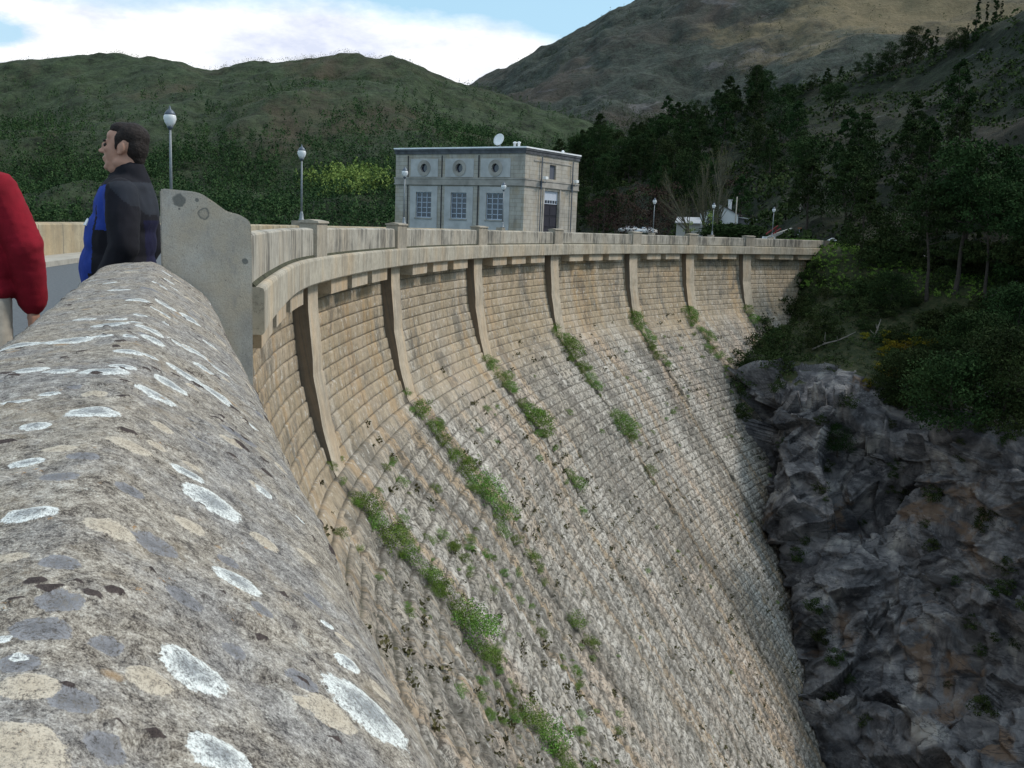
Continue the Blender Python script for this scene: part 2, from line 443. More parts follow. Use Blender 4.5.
M_DRYWEED = mat_leaf('dry_weeds', (0.06, 0.06, 0.03), (0.14, 0.13, 0.06))
M_GORSE = mat_leaf('gorse_flowers', (0.07, 0.075, 0.01), (0.26, 0.20, 0.02))
M_REDBR = mat_leaf('reddish_twigs', (0.025, 0.017, 0.015), (0.060, 0.038, 0.031))
M_OLIVE = mat_leaf('olive_twigs', (0.07, 0.065, 0.03), (0.15, 0.14, 0.06))
M_GRASS = mat_leaf('bank_grass', (0.07, 0.13, 0.025), (0.20, 0.30, 0.06))
M_POLE = simple('grey_painted_steel', (0.20, 0.22, 0.24), 0.5, 0.15, 8, metal=0.3)
M_LAMPCAP = simple('lamp_steel', (0.10, 0.12, 0.15), 0.45, 0.15, 8, metal=0.4)
t = NT('frosted_lamp_glass'); t.b.inputs['Transmission Weight'].default_value = 0.25; M_GLOBE = t.fin((0.82, 0.84, 0.86), None, 0.25)
t = NT('window_glass'); t.b.inputs['Specular IOR Level'].default_value = 0.8; M_GLASS = t.fin((0.02, 0.025, 0.05), None, 0.08)
M_FRAME = simple('blue_grey_window_paint', (0.40, 0.45, 0.54), 0.6, 0.1)
M_DARK = simple('dark_door_paint', (0.02, 0.021, 0.03), 0.6, 0.2)
M_WHITE = simple('white_paint', (0.72, 0.73, 0.74), 0.6, 0.06)
M_BLACK = simple('black_rubber', (0.015, 0.015, 0.016), 0.8, 0.2)
M_RED = simple('dark_red_paint', (0.22, 0.03, 0.03), 0.6, 0.2)
M_ROOF = simple('dark_roof_tile', (0.09, 0.07, 0.07), 0.9, 0.3, 3)
M_WOOD = simple('weathered_wood', (0.20, 0.18, 0.16), 0.9, 0.3, 2)
M_DARKWOOD = simple('tarred_wood', (0.035, 0.03, 0.03), 0.9, 0.3, 2)
M_RETWALL = mat_conc('retaining_wall_stone', (0.13, 0.125, 0.115), 0.5, panel=0.0)
t = NT('reservoir_water'); M_WATER = t.fin((0.02, 0.05, 0.05), t.bump(t.noise(t.coord(), 0.8, 4), 0.15, 0.1), 0.06)

# ------------------------------------------------------------------ dam plan (metres, crest road at z = 0)
CX, CY, RD = 116.22, 36.98, 123.3
HEAD0 = R(-19.1)
D0 = np.array([math.sin(HEAD0), math.cos(HEAD0)])
V0 = np.array([math.cos(HEAD0), -math.sin(HEAD0)])
S0 = np.array([-1.678, 4.75])
A0 = S0 + 0.50 * V0 + 0.15 * D0
aB = R(-0.84)
B0 = np.array([CX - RD * math.cos(aB), CY + RD * math.sin(aB)])
DB = np.array([math.sin(aB), math.cos(aB)])
Q0 = np.array([-5.85, 24.5]); DQ = np.array([math.sin(R(-9.0)), math.cos(R(-9.0))])
_tt = np.linspace(0, 1, 120)[:, None]
def _herm(a, da, b, db):
    L = np.linalg.norm(b - a); t = _tt
    return (2*t**3-3*t**2+1)*a + (t**3-2*t**2+t)*da*L + (-2*t**3+3*t**2)*b + (t**3-t**2)*db*L
pts = [A0 + D0 * s for s in np.linspace(-30, -0.3, 100)] + list(_herm(A0, D0, Q0, DQ)) + list(_herm(Q0, DQ, B0, DB)[1:])
A_END = R(52.6)
for a in np.linspace(aB, A_END, 900)[1:]:
    pts.append(np.array([CX - RD * math.cos(a), CY + RD * math.sin(a)]))
PE = pts[-1]; DE = np.array([math.sin(A_END), math.cos(A_END)])
for s in np.linspace(0.3, 60, 120): pts.append(PE + DE * s)
PL = np.array(pts)
_seg = np.linalg.norm(np.diff(PL, axis=0), axis=1)
SS = np.concatenate([[0], np.cumsum(_seg)])
S_SLAB = SS[100]
SS = SS - S_SLAB                     # s = 0 just past the end slab
_T = np.gradient(PL, axis=0); _T /= np.linalg.norm(_T, axis=1)[:, None]
def axis_pt(s):
    s = np.asarray(s, dtype=float)
    p = np.stack([np.interp(s, SS, PL[:, 0]), np.interp(s, SS, PL[:, 1])], -1)
    t = np.stack([np.interp(s, SS, _T[:, 0]), np.interp(s, SS, _T[:, 1])], -1)
    t /= np.linalg.norm(t, axis=-1)[..., None]
    n = np.stack([t[..., 1], -t[..., 0]], -1)      # to the valley side
    return p, t, n
def s_of(a):
    p = np.array([CX - RD * math.cos(a), CY + RD * math.sin(a)])
    i = np.argmin(((PL - p) ** 2).sum(1)); return float(SS[i])
S_B = s_of(aB); S_END = s_of(A_END)
TS = np.array([-2, 2.9, 5.6, 7.6, 9.2, 10.3, 11.7, 13.5, 15, 18, 20.6, 24, 28, 30, 35, 40.7, 80])
OS = np.array([-.95, -.95, -.65, -.1, .6, 1.6, 2.7, 4.4, 5.7, 7.7, 9.6, 12.5, 15.4, 17.0, 20.6, 24.6, 53.0])
ZT = 1.31                            # z = ZT - t
def off_of(t):
    return np.interp(t, TS, OS)

def sweep(name, prof, s0, s1, ds, mat, parent=None, closed=True, smoothf=False, uvs=1.0):
    """prof: list of (offset, z) outline swept along the crest line"""
    n = max(2, int(math.ceil((s1 - s0) / ds)) + 1)
    s = np.linspace(s0, s1, n); p, t, nn = axis_pt(s)
    pr = np.array(prof, dtype=float); m0 = len(pr)
    if closed: pr = np.vstack([pr, pr[:1]])
    per = np.concatenate([[0], np.cumsum(np.linalg.norm(np.diff(pr, axis=0), axis=1))])
    m = len(pr)
    V = np.zeros((n, m, 3)); V[..., :2] = p[:, None, :] + nn[:, None, :] * pr[None, :, 0:1]; V[..., 2] = pr[None, :, 1]
    UV = np.stack(np.broadcast_arrays(s[:, None], per[None, :]), -1)
    F = grid_faces(n, m).tolist()
    V = V.reshape(-1, 3); UV = UV.reshape(-1, 2)
    bm_F = np.array(F)
    me = bpy.data.meshes.new(name)
    faces = [tuple(f) for f in F]
    if closed:
        faces.append(tuple(range(m0))[::-1]); faces.append(tuple((n - 1) * m + k for k in range(m0)))
    me.from_pydata(V.tolist(), [], faces)
    l = me.uv_layers.new(name='UVMap')
    vi = np.zeros(len(me.loops), dtype=np.int32); me.loops.foreach_get('vertex_index', vi)
    l.data.foreach_set('uv', UV[vi].astype(np.float32).ravel())
    bm = bmesh.new(); bm.from_mesh(me); bmesh.ops.remove_doubles(bm, verts=bm.verts, dist=1e-5)
    bmesh.ops.recalc_face_normals(bm, faces=bm.faces); bm.to_mesh(me); bm.free()
    return link(name, me, parent, mat, smoothf)

# ---- the dam itself
dam = empty('dam', (float(B0[0]), float(B0[1]), 0))
tag(dam, 'curved masonry arch dam with stepped stone face, seven visible ribs and plants in its joints', 'dam')
def child(o, root):
    """keep world coordinates while parenting"""
    o.parent = root; o.matrix_parent_inverse = root.matrix_world.inverted() if False else Matrix.Translation(-Vector(root.location))
    return o

def dam_face():
    s0, s1 = -14.0, S_END + 3
    ds = 0.15
    n = int((s1 - s0) / ds)
    s = np.linspace(s0, s1, n)
    H = 0.56
    t0, t1 = 2.6, 72.0
    k = np.arange(0, int((t1 - t0) / H))
    fr = np.array([0.0, 0.05, 0.11, 0.30, 0.70, 0.90, 0.96])
    tt = (t0 + (k[:, None] + fr[None, :]) * H).ravel(); kk = np.repeat(k, len(fr)); ff = np.tile(fr, len(k))
    m = len(tt)
    S, T = np.meshgrid(s, tt, indexing='ij'); K = np.broadcast_to(kk[None, :], S.shape); FR = np.broadcast_to(ff[None, :], S.shape)
    base = off_of(T)
    topk = t0 + K * H
    step_o = off_of(topk + H * 0.9)
    off = base * 0.74 + step_o * 0.26
    # ledge at the head of every course
    head = (FR < 0.02)
    off = np.where(head, off_of(T) * 0.6 + off * 0.4 - 0.035, off)
    L = np.where(K % 3 == 0, 1.15, 0.9)
    S = S + 0.10 * fbm(np.stack([S * 1.3, T * 1.6, S * 0], -1), 3, 88)
    sh = _hash(K, K * 0, K * 0, 5) * L + (K % 2) * L * 0.5
    b = np.floor((S + sh) / L); fb = (S + sh) / L - b
    jit = (_hash(b.astype(np.int64), K, K * 0, 8) - 0.5) * 0.25
    fb2 = np.clip(fb + jit * np.sin(fb * np.pi), 0, 1)
    e = np.minimum(fb, 1 - fb) * L
    tone = _hash(b.astype(np.int64), K, K * 0, 3)
    prot = _hash(b.astype(np.int64), K, K * 0, 21)
    low = smooth(9, 15, T)
    bul = np.clip(e / 0.12, 0, 1) ** 0.7 * np.clip(np.minimum(FR, 1 - FR) / 0.11, 0, 1) ** 0.7
    off = off + bul * (0.045 + 0.03 * low) + (prot - 0.45) * (0.035 + 0.13 * low)
    P3 = np.stack([S, T, S * 0], -1)
    rough = fbm(P3 * 1.9, 4, 3)
    off = off + rough * (0.02 + 0.10 * low)
    # missing and broken blocks in the lower part
    broken = (_hash(b.astype(np.int64), K, K * 0, 44) > 0.93) & (T > 10)
    off = np.where(broken, off - 0.15, off)
    p, tg, nn = axis_pt(s)
    V = np.zeros(S.shape + (3,)); V[..., :2] = p[:, None, :] + nn[:, None, :] * off[..., None]
    V[..., 2] = ZT - T
    lowf = smooth(8.5, 13.0, T + 1.8 * fbm(P3 * 0.12, 3, 9))
    joint = np.maximum(np.clip(1 - e / 0.07, 0, 1) * .6, (FR < 0.03) * .9)
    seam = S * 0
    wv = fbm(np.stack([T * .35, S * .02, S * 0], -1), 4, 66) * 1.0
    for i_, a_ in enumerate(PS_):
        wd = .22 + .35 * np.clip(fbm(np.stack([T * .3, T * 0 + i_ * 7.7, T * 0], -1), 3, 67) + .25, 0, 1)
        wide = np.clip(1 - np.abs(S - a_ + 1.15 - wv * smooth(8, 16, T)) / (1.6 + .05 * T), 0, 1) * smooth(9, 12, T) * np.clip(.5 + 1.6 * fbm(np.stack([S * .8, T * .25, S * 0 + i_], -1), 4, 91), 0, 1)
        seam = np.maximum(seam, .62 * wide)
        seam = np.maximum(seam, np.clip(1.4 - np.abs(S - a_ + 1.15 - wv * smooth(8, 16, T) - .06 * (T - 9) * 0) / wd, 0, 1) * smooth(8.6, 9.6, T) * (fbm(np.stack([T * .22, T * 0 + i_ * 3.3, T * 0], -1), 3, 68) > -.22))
    tone = np.clip(0.25 + 0.5 * tone + 0.4 * fbm(P3 * 0.25, 4, 31), 0, 1)
    me = np_mesh('face', V.reshape(-1, 3), grid_faces(len(s), m, True), uv=np.stack([S, -T], -1).reshape(-1, 2),
                 attr={'tone': tone.ravel(), 'depth': lowf.ravel(), 'joint': joint.ravel(), 'seam': seam.ravel()})
    o = link('masonry_face', me, None, M_DAM)
    return child(o, dam)
ANG = [R(a) for a in (-9.04, -0.84, 7.05, 15.58, 23.82, 32.3, 38.46, 44.53)]
PS = [s_of(R(-0.84)) - 17.65] + [s_of(a) for a in ANG[1:]]
PS = [a + d for a, d in zip(PS, (1.3, 1.4, .8, .6, .4, .4, .35, .3))]
S_C0 = 14.6
PS_ = PS
dam_face()
# cornice, corbels, ribs
child(sweep('cornice', [(-.95, -.05), (.02, -.03), (.10, -.06), (.12, -.12), (.12, -.90), (.08, -.95), (-.95, -.95)], S_C0, S_END, 0.6, M_CORN), dam)
child(sweep('wall_core', [(-6.2, -.08), (-.9, -.08), (-.9, -1.4), (-3.0, -9.0), (-6.2, -40)], -30, S_END + 1.0, 1.5, M_CORN), dam)
child(sweep('plain_upper_band', [(-.95, .0), (-.45, .0), (-.45, -1.5), (-.95, -1.75)], -14, S_C0 - 0.01, 0.6, M_CORN), dam)

def block(name, s0, s1, o0, o1, z0, z1, mat, root, tz=None):
    b = sweep(name, [(o0, z0), (o1, z0), (o1, z1), (o0, z1)], s0, s1, max(0.5, (s1 - s0) / 3), mat)
    return child(b, root)
for i in range(len(PS)):
    a = PS[i]; bnd = PS[i + 1] if i + 1 < len(PS) else S_END
    if i + 1 < len(PS): L_ = bnd - a; n = 3 if L_ > 15 else 2; cs = [a + L_ * (k + 1) / (n + 1) for k in range(n)]
    else: cs = [a + 4.25, a + 8.5, a + 12.75]
    for c_ in cs:
        if c_ + 1.5 > S_END or c_ - 1.6 < S_C0: continue
        block('corbel', c_ - 1.58, c_ + 1.58, -.95, -.12, -1.55, -.951, M_RIB, dam)
for a in PS[1:]:
    # rib: straight front, swallowed lower down by the battered face
    tz = np.array([2.2, 3.2, 4.2, 5.0, 5.6, 6.2, 6.8, 7.4, 8.0, 8.4, 8.8, 9.1, 9.4, 9.7])
    fo = off_of(tz) + .13 + np.interp(tz, [2.2, 5, 7, 8.6, 9.6], [.50, .46, .30, .08, -.14])
    w = .90
    prof = [(float(o), float(ZT - z)) for o, z in zip(fo, tz)] + [(float(off_of(z) - 0.7), float(ZT - z)) for z in tz[::-1]]
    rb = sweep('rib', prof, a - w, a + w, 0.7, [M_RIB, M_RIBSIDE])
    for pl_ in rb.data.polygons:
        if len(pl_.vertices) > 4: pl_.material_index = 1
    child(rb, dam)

# deck, pavements, road
def flat(name, o0, o1, z, s0, s1, mat, th=0.1, ds=1.5):
    b = sweep(name, [(o0, z - th), (o0, z), (o1, z), (o1, z - th)], s0, s1, ds, mat)
    tag(b, kind='structure'); return b
flat('road', -5.0, -1.15, 0.0, -30, S_END + 14, M_ASPH, 0.075)
flat('pavement', -6.03, -5.0, 0.12, -30, S_END + 12, M_PAVE, 0.195)
flat('pavement', -1.15, -0.52, 0.12, 0.3, S_END + 9, M_PAVE, 0.195)
flat('pavement', -1.3, -0.80, 0.12, -30, 0.25, M_PAVE, 0.19)

# valley-side parapet with its piers
para = empty('parapet', (float(B0[0]), float(B0[1]), 0))
tag(para, 'long weathered concrete parapet with square piers along the valley side of the dam crest', 'parapet')
child(sweep('parapet_wall', [(-.52, -.05), (-.11, -.028), (-.11, .93), (-.14, .97), (-.31, 1.0), (-.48, .97), (-.52, .93)], 0.05, S_END, 0.6, M_PARA), para)
M_MOSS = simple('moss', (0.055, 0.055, 0.035), 1.0, .5, 3, .5)
child(sweep('moss_line', [(-.112, -.03), (-.04, -.026), (-.085, .03), (-.112, .05)], S_C0, S_END, 0.6, M_MOSS), para)
for a in PS[1:]:
    b = block('pier', a - .98, a + .98, -.60, .02, -.029, 1.17, M_CAPS, para)
    cp = sweep('cap', [(-.66, 1.171), (.08, 1.171), (.06, 1.24), (-.29, 1.30), (-.64, 1.24)], a - 1.03, a + 1.03, 0.8, M_CAPS)
    cp.parent = b; cp.matrix_parent_inverse = Matrix.Identity(4)
end = block('pier', S_END - .6, S_END + .5, -.60, .02, -1.2, 1.0, M_RETWALL, para)

up = empty('parapet', (float(B0[0] - 6), float(B0[1]), 0))
tag(up, 'long pale concrete parapet on the reservoir side of the road behind the two people', 'parapet')
bs0, bs1 = s_of(R(27.6)), s_of(R(32.0))
child(sweep('parapet_wall', [(-6.45, -.5), (-6.03, -.5), (-6.03, .90), (-6.06, .94), (-6.24, .97), (-6.42, .94), (-6.45, .90)], -30, bs0, 0.8, M_UP), up)
child(sweep('parapet_wall', [(-6.45, -.5), (-6.03, -.5), (-6.03, .90), (-6.06, .94), (-6.24, .97), (-6.42, .94), (-6.45, .90)], bs1, S_END + 6, 0.8, M_UP), up)
LAMPA = [0.6, 8.12, 15.91, 24.6, 39.11, 44.92, 50.81]
def lamp_s(a):
    return s_of(R(a))
for a in LAMPA:
    s = lamp_s(a)
    b = sweep('lamp_pedestal', [(-6.5, .2), (-5.9, .2), (-5.9, 1.22), (-6.5, 1.22)], s - .3, s + .3, 0.3, M_CAPS); child(b, up)

# low wall running on past the end of the dam
lw = sweep('low_wall', [(-.45, -.3), (-.1, -.3), (-.1, .62), (-.45, .62)], S_END + .55, S_END + 7.5, 0.8, M_UP)
tag(lw, 'short low concrete wall continuing past the far end of the dam parapet', 'wall')
rw = sweep('retaining_wall', [(-.9, -6.0), (.15, -6.0), (.0, -.45), (-.9, -.45)], S_END + .52, S_END + 11, 0.8, M_RETWALL)
tag(rw, 'dark stone retaining wall below the grass beside the far end of the dam', 'wall')

# ---- lamps
def make_lamp():
    root = empty('street_lamp')
    b = MB(); b.lathe([(.17, 0), (.17, .06), (.12, .10), (.10, .35), (.075, .42), (.06, .5)], n=12); b.build('lamp_base', M_POLE, root, True)
    b = MB(); b.tube([(0, 0, .45), (0, 0, 1.8), (0, 0, 3.25)], [.06, .052, .043], 10); b.build('pole', M_POLE, root, True)
    b = MB(); b.lathe([(.045, 3.22), (.09, 3.28), (.11, 3.32), (.10, 3.35)], n=12); b.build('collar', M_LAMPCAP, root, True)
    b = MB(); b.lathe([(.11, 3.35), (.19, 3.48), (.235, 3.62), (.225, 3.72), (.19, 3.78)], n=16); b.build('globe', M_GLOBE, root, True)
    b = MB(); b.lathe([(.20, 3.775), (.205, 3.80), (.13, 3.92), (.05, 3.98), (.03, 4.05), (.008, 4.12)], n=16); b.build('lamp_cap', M_LAMPCAP, root, True)
    return root
LAB = {-16.5: None, -7.6: None,
       0.6: 'tall grey street lamp with white globe just behind the man in the dark blue jacket',
       8.12: 'grey street lamp standing alone between the concrete end slab and the square building',
       15.91: 'grey street lamp in front of the left window of the square building',
       24.6: 'grey street lamp beside the third window of the square building',
       39.11: 'grey street lamp between the square building and the white gabled house',
       44.92: 'grey street lamp directly in front of the white gabled house',
       50.81: 'farthest grey street lamp near the end of the dam'}
lamp0 = None
def copy_tree(o, parent=None):
    c = o.copy(); COL.objects.link(c)
    if parent: c.parent = parent
    for ch in o.children: copy_tree(ch, c)
    return c
for a in LAMPA:
    if LAB[a] is None: continue
    p, tg, nn = axis_pt(lamp_s(a)); q = p - nn * 6.03
    l = lamp0 = make_lamp() if lamp0 is None else lamp0
    if l['label'] if 'label' in l.keys() else None: l = copy_tree(lamp0)
    l.location = (float(q[0]), float(q[1]), 1.221); tag(l, LAB[a], 'street lamp', 'street lamps along the dam crest')
    l.scale = (0.99, 0.99, 0.99)

# ---- near wall with lichened coping, and the end slab
wall = empty('lichened_wall', (float(S0[0]), float(S0[1]), 0))
tag(wall, 'rough stone wall with rounded coping covered in grey and white lichen in the foreground', 'wall')
def wloc(u, v, z=None):
    return S0 + u * D0 + v * V0
PV = np.array([(-.29, .60), (-.29, .96), (-.278, 1.004), (-.25, 1.026), (-.15, 1.042), (-.035, 1.050), (.0, 1.036), (.05, 1.003), (.10, .971), (.145, .938), (.190, .900), (.225, .852), (.251, .775), (.273, .66), (.285, .57), (.29, .40)])
_pl = np.concatenate([[0], np.cumsum(np.linalg.norm(np.diff(PV, axis=0), axis=1))])
def prof_at(q):
    # light smoothing of the outline
    acc = 0
    for d in (-.02, -.01, 0, .01, .02):
        acc = acc + np.stack([np.interp(q + d, _pl, PV[:, 0]), np.interp(q + d, _pl, PV[:, 1])], -1)
    return acc / 5
def sight_on_coping(px, py):
    v = _F + _RR * (px - 512) / FPX - _UU * (py - 384) / FPX
    k = np.linspace(0.3, 6.5, 3000)
    P = k[:, None] * v / v[1]; P[:, 2] += CAMZ
    rel = P[:, :2] - S0
    u = rel @ D0; w = rel @ V0
    zz = np.interp(w, PV[1:, 0], PV[1:, 1], left=1.0, right=-9)
    i = np.where((P[:, 2] < zz) & (w > -.27))[0]
    if len(i) == 0: return None
    i = i[0]; vv = w[i]
    q = np.interp(vv, PV[1:, 0], _pl[1:])
    if vv > .262: q = _pl[12] + (PV[12, 1] - P[i, 2])
    return u[i], q, np.linalg.norm(P[i] - np.array([0, 0, CAMZ]))
def coping():
    us = np.concatenate([np.arange(-9, -5.2, .03), np.arange(-5.2, -3.0, .0055), np.arange(-3.0, 0.0, .009), [0.0]])
    qs = np.arange(0.2, _pl[-1], .0065)
    U, Q = np.meshgrid(us, qs, indexing='ij')
    pv = prof_at(Q)
    dq = (prof_at(Q + .01) - prof_at(Q - .01)); nv = np.stack([-dq[..., 1], dq[..., 0]], -1); nv /= np.linalg.norm(nv, axis=-1)[..., None]
    P3 = np.stack([U, Q, U * 0], -1)
    at = {k: np.full(U.shape, 3.0) for k in ('white_l', 'beige_l', 'grey_l', 'black_l', 'rust_l')}
    warp = fbm(P3 * 28, 3, 70) * 0.22 + fbm(P3 * 9, 3, 71) * 0.25
    def add(kind, px, py, wpx, asp=1.0):
        h = sight_on_coping(px, py)
        if h is None: return
        u, q, d = h
        r = wpx * d / FPX * 0.98
        dd = np.sqrt(((U - u) / (r * asp)) ** 2 + ((Q - q) / r) ** 2) * (1 + warp * 0.6)
        at[kind] = np.minimum(at[kind], dd)
    W = [(193,671,40),(367,712,50),(218,757,38),(238,582,31),(212,502,33),(188,475,19),(28,463,18),(92,414,24),(263,492,12),(328,624,9),(30,516,26),
         (105,371,22),(156,397,22),(170,385,18),(129,350,16),(184,375,24),(217,395,20),(219,370,14),(250,424,13),(123,364,14),(16,403,17),(35,427,14),(27,371,18),
         (205,368,14),(180,345,16),(196,352,14),(150,330,16),(110,325,20),(70,340,22),(20,345,18),(165,305,12),(190,320,12),(140,300,14),(85,318,11),(348,663,15),
         (60,372,14),(50,395,10),(150,357,10),(210,345,9),(135,320,10),(120,290,10),(160,285,9),(300,520,7),(0,640,10),(20,655,9)]
    for x, y, w in W: add('white_l', x, y, w)
    for x, y, w in [(150,678,28),(331,715,30),(32,682,27),(15,745,48),(382,690,16),(109,528,27),(131,446,23),(265,541,18),(307,556,14),(190,525,18),(60,450,16),(160,430,12),(230,445,14),(95,395,12),(280,470,10),(10,560,18),(345,640,14)]: add('beige_l', x, y, w)
    for x, y, w in [(43,624,30),(185,599,22),(262,611,15),(155,543,27),(84,456,16),(60,600,22),(110,640,18),(75,700,26),(110,740,24),(20,660,20),(230,560,14),(300,680,18),(130,490,16),(200,440,14),(60,480,18),(235,650,14),(315,600,14),(60,560,20)]: add('grey_l', x, y, w)
    r = random.Random(5)
    BK = [(66,687,9),(150,572,9),(98,710,10),(120,722,11),(260,640,10),(253,735,8),(112,595,12),(300,682,10),(168,733,9),(155,735,12),(283,595,9),(250,716,7),(220,595,7),(75,583,10),(35,583,12),(50,590,14),(90,600,12),(72,686,10),(115,655,6)]
    for x, y, w in BK: add('black_l', x, y, w, 0.55)
    # many small cushions strewn all over
    n = 700
    uu = RNG.uniform(-5.1, -.1, n); qq = RNG.uniform(.35, _pl[-1], n); rr = RNG.uniform(.0015, .007, n) * (0.8 + 0.6 * (uu > -4))
    for u, q, rd in zip(uu, qq, rr):
        i0, i1 = np.searchsorted(us, (u - rd * 3, u + rd * 3)); j0, j1 = np.searchsorted(qs, (q - rd * 3, q + rd * 3))
        sl = (slice(i0, i1), slice(j0, j1))
        dd = np.sqrt(((U[sl] - u) / (rd * .55)) ** 2 + ((Q[sl] - q) / (rd * 1.5)) ** 2) * (1 + warp[sl] * .6)
        at['black_l'][sl] = np.minimum(at['black_l'][sl], dd)
    for k, n, a, b in (('white_l', 90, .008, .028), ('beige_l', 60, .01, .035), ('grey_l', 45, .012, .035), ('rust_l', 90, .006, .02)):
        for _ in range(n):
            u = r.uniform(-5.1, -.1); q = r.uniform(.35, _pl[-1]); rd = r.uniform(a, b)
            if k == 'white_l' and u < -3.2: continue
            if u < -3.6: rd *= .45
            i0, i1 = np.searchsorted(us, (u - rd * 3, u + rd * 3)); j0, j1 = np.searchsorted(qs, (q - rd * 3, q + rd * 3))
            sl = (slice(i0, i1), slice(j0, j1))
            dd = np.sqrt(((U[sl] - u) / rd) ** 2 + ((Q[sl] - q) / rd) ** 2) * (1 + warp[sl] * .8)
            at[k][sl] = np.minimum(at[k][sl], dd)
    h = fbm(P3 * 3.0, 3, 1) * .006 + fbm(P3 * 14, 4, 2) * .0040 + fbm(P3 * 60, 2, 4) * .0012
    pit = fbm(np.stack([U * 24, Q * 14, U * 0], -1), 4, 40)
    h = h - np.clip(pit - .34, 0, 1) * .018
    for kd, hh in (('white_l', .0012), ('beige_l', .001), ('black_l', .004)):
        h = h + hh * np.clip((1 - at[kd]) * 4, 0, 1)
    P = np.zeros(U.shape + (3,))
    vv = pv[..., 0] + nv[..., 0] * h; zz = pv[..., 1] + nv[..., 1] * h
    P[..., :2] = S0 + U[..., None] * D0 + vv[..., None] * V0; P[..., 2] = zz
    me = np_mesh('coping', P.reshape(-1, 3), grid_faces(len(us), len(qs)), uv=np.stack([U, Q], -1).reshape(-1, 2), attr={k: v.ravel() for k, v in at.items()})
    o = link('coping', me, None, M_COPE, True)
    child(o, wall)
coping()
b = MB()
c4 = [wloc(-9, -.28), wloc(-9, .262), wloc(-.01, .262), wloc(-.01, -.28)]
b.poly([(p[0], p[1], -3) for p in c4], 3.60, (0, 0, 1))
child(b.build('wall_body', M_CAPS), wall)
b = MB()
c4 = [wloc(-.02, -.205), wloc(-.02, .22), wloc(0.0, .22), wloc(0.0, -.205)]
b.poly([(p[0], p[1], .5) for p in c4], .30, (0, 0, 1))
child(b.build('wall_end', M_CAPS), wall)

# end slab standing across the wall
def slab():
    th = .11
    prof = [(0.0, -.6), (0.0, 1.385), (.012, 1.392), (.15, 1.384), (.185, 1.376), (.235, 1.345), (.30, 1.298), (.325, 1.292), (.36, 1.284), (.405, 1.258), (.414, 1.235), (.418, 1.15), (.42, .6), (.42, -.6)]
    b = MB()
    pts = [(*(S0 + D0 * .012 + V0 * v), z) for v, z in prof]
    b.poly([(float(p[0]), float(p[1]), p[2]) for p in pts], th, (float(D0[0]), float(D0[1]), 0))
    me = b.mesh('slab')
    bm = bmesh.new(); bm.from_mesh(me)
    bmesh.ops.bevel(bm, geom=[e for e in bm.edges], offset=.006, segments=2, affect='EDGES')
    bm.to_mesh(me); bm.free()
    l = me.uv_layers.new(name='UVMap')
    for lp in me.loops:
        co = me.vertices[lp.vertex_index].co
        l.data[lp.index].uv = (((co.x - S0[0]) * V0[0] + (co.y - S0[1]) * V0[1]), co.z)
    return me
t = NT('slab_concrete'); ob = t.coord('Object')
c = t.ramp(t.noise(ob, 5, 7, 0.65), [(0.3, (0.30, 0.285, 0.26)), (0.7, (0.47, 0.45, 0.41))])
c = t.mix(t.ramp(t.noise(ob, 2.6, 4), [(0.47, 0.0), (0.62, 0.6)]), c, (0.44, 0.365, 0.265))
c = t.mix(t.ramp(t.noise(t.mapping(ob, (1, 1, .4)), 11, 6, .7), [(0.56, 0.0), (0.68, 0.5)]), c, (0.22, 0.22, 0.225))
c = t.mix(t.ramp(t.noise(ob, 45, 5, .7), [(0.66, 0.0), (0.70, 0.9)]), c, (0.05, 0.045, 0.045))
c = t.mix(t.ramp(t.noise(ob, 210, 3, .7), [(0.35, .5), (0.5, 0.0)]), c, (0.17, 0.16, 0.145))
for (v_, z_, rr, ring) in ((.085, 1.34, .033, 0), (.195, 1.282, .030, 1), (.165, 1.345, .010, 0), (.385, 1.06, .016, 0), (.085, 1.30, .006, 0)):
    q = S0 + V0 * v_ + D0 * .012
    vd = t.node('VectorMath', operation='DISTANCE'); t.L(ob, vd.inputs[0]); vd.inputs[1].default_value = (float(q[0]), float(q[1]), z_)
    d_ = t.math('ADD', t.math('DIVIDE', vd.outputs['Value'], rr), t.math('MULTIPLY', t.math('SUBTRACT', t.noise(ob, 45, 4), .5), .7))
    f = t.ramp(d_, [(0.0, 0.15), (0.55, 0.25), (0.78, 0.9), (1.0, 0.0)]) if ring else t.ramp(d_, [(0.8, .85), (1.0, 0.0)])
    c = t.mix(f, c, (0.11, 0.115, 0.11))
M_SLAB = t.fin(c, t.bump(t.noise(ob, 70, 6, .7), .5, .006), .92)
so = link('end_slab', slab(), None, M_SLAB)
tag(so, 'upright weathered concrete slab with sloping top standing across the end of the lichened wall', 'concrete slab')
# ------------------------------------------------------------------ terrain
def interp_grid(K, nu, nv, kind='lin'):
    """K (a,b,3) control net -> (nu,nv,3), smooth (Catmull-Rom) both ways"""
    def res(A, n):
        a = A.shape[0]; x = np.linspace(0, a - 1, n); i = np.clip(np.floor(x).astype(int), 0, a - 2); f = (x - i)[:, None, None]
        p0 = A[np.clip(i - 1, 0, a - 1)]; p1 = A[i]; p2 = A[i + 1]; p3 = A[np.clip(i + 2, 0, a - 1)]
        cr = 0.5 * ((2 * p1) + (-p0 + p2) * f + (2 * p0 - 5 * p1 + 4 * p2 - p3) * f ** 2 + (-p0 + 3 * p1 - 3 * p2 + p3) * f ** 3)
        return cr * .75 + (p1 * (1 - f) + p2 * f) * .25
    B = res(K, nu); B = res(B.transpose(1, 0, 2), nv).transpose(1, 0, 2)
    return B
def normals(V):
    du = np.gradient(V, axis=0); dv = np.gradient(V, axis=1)
    n = np.cross(du, dv); n /= (np.linalg.norm(n, axis=-1)[..., None] + 1e-9)
    return n
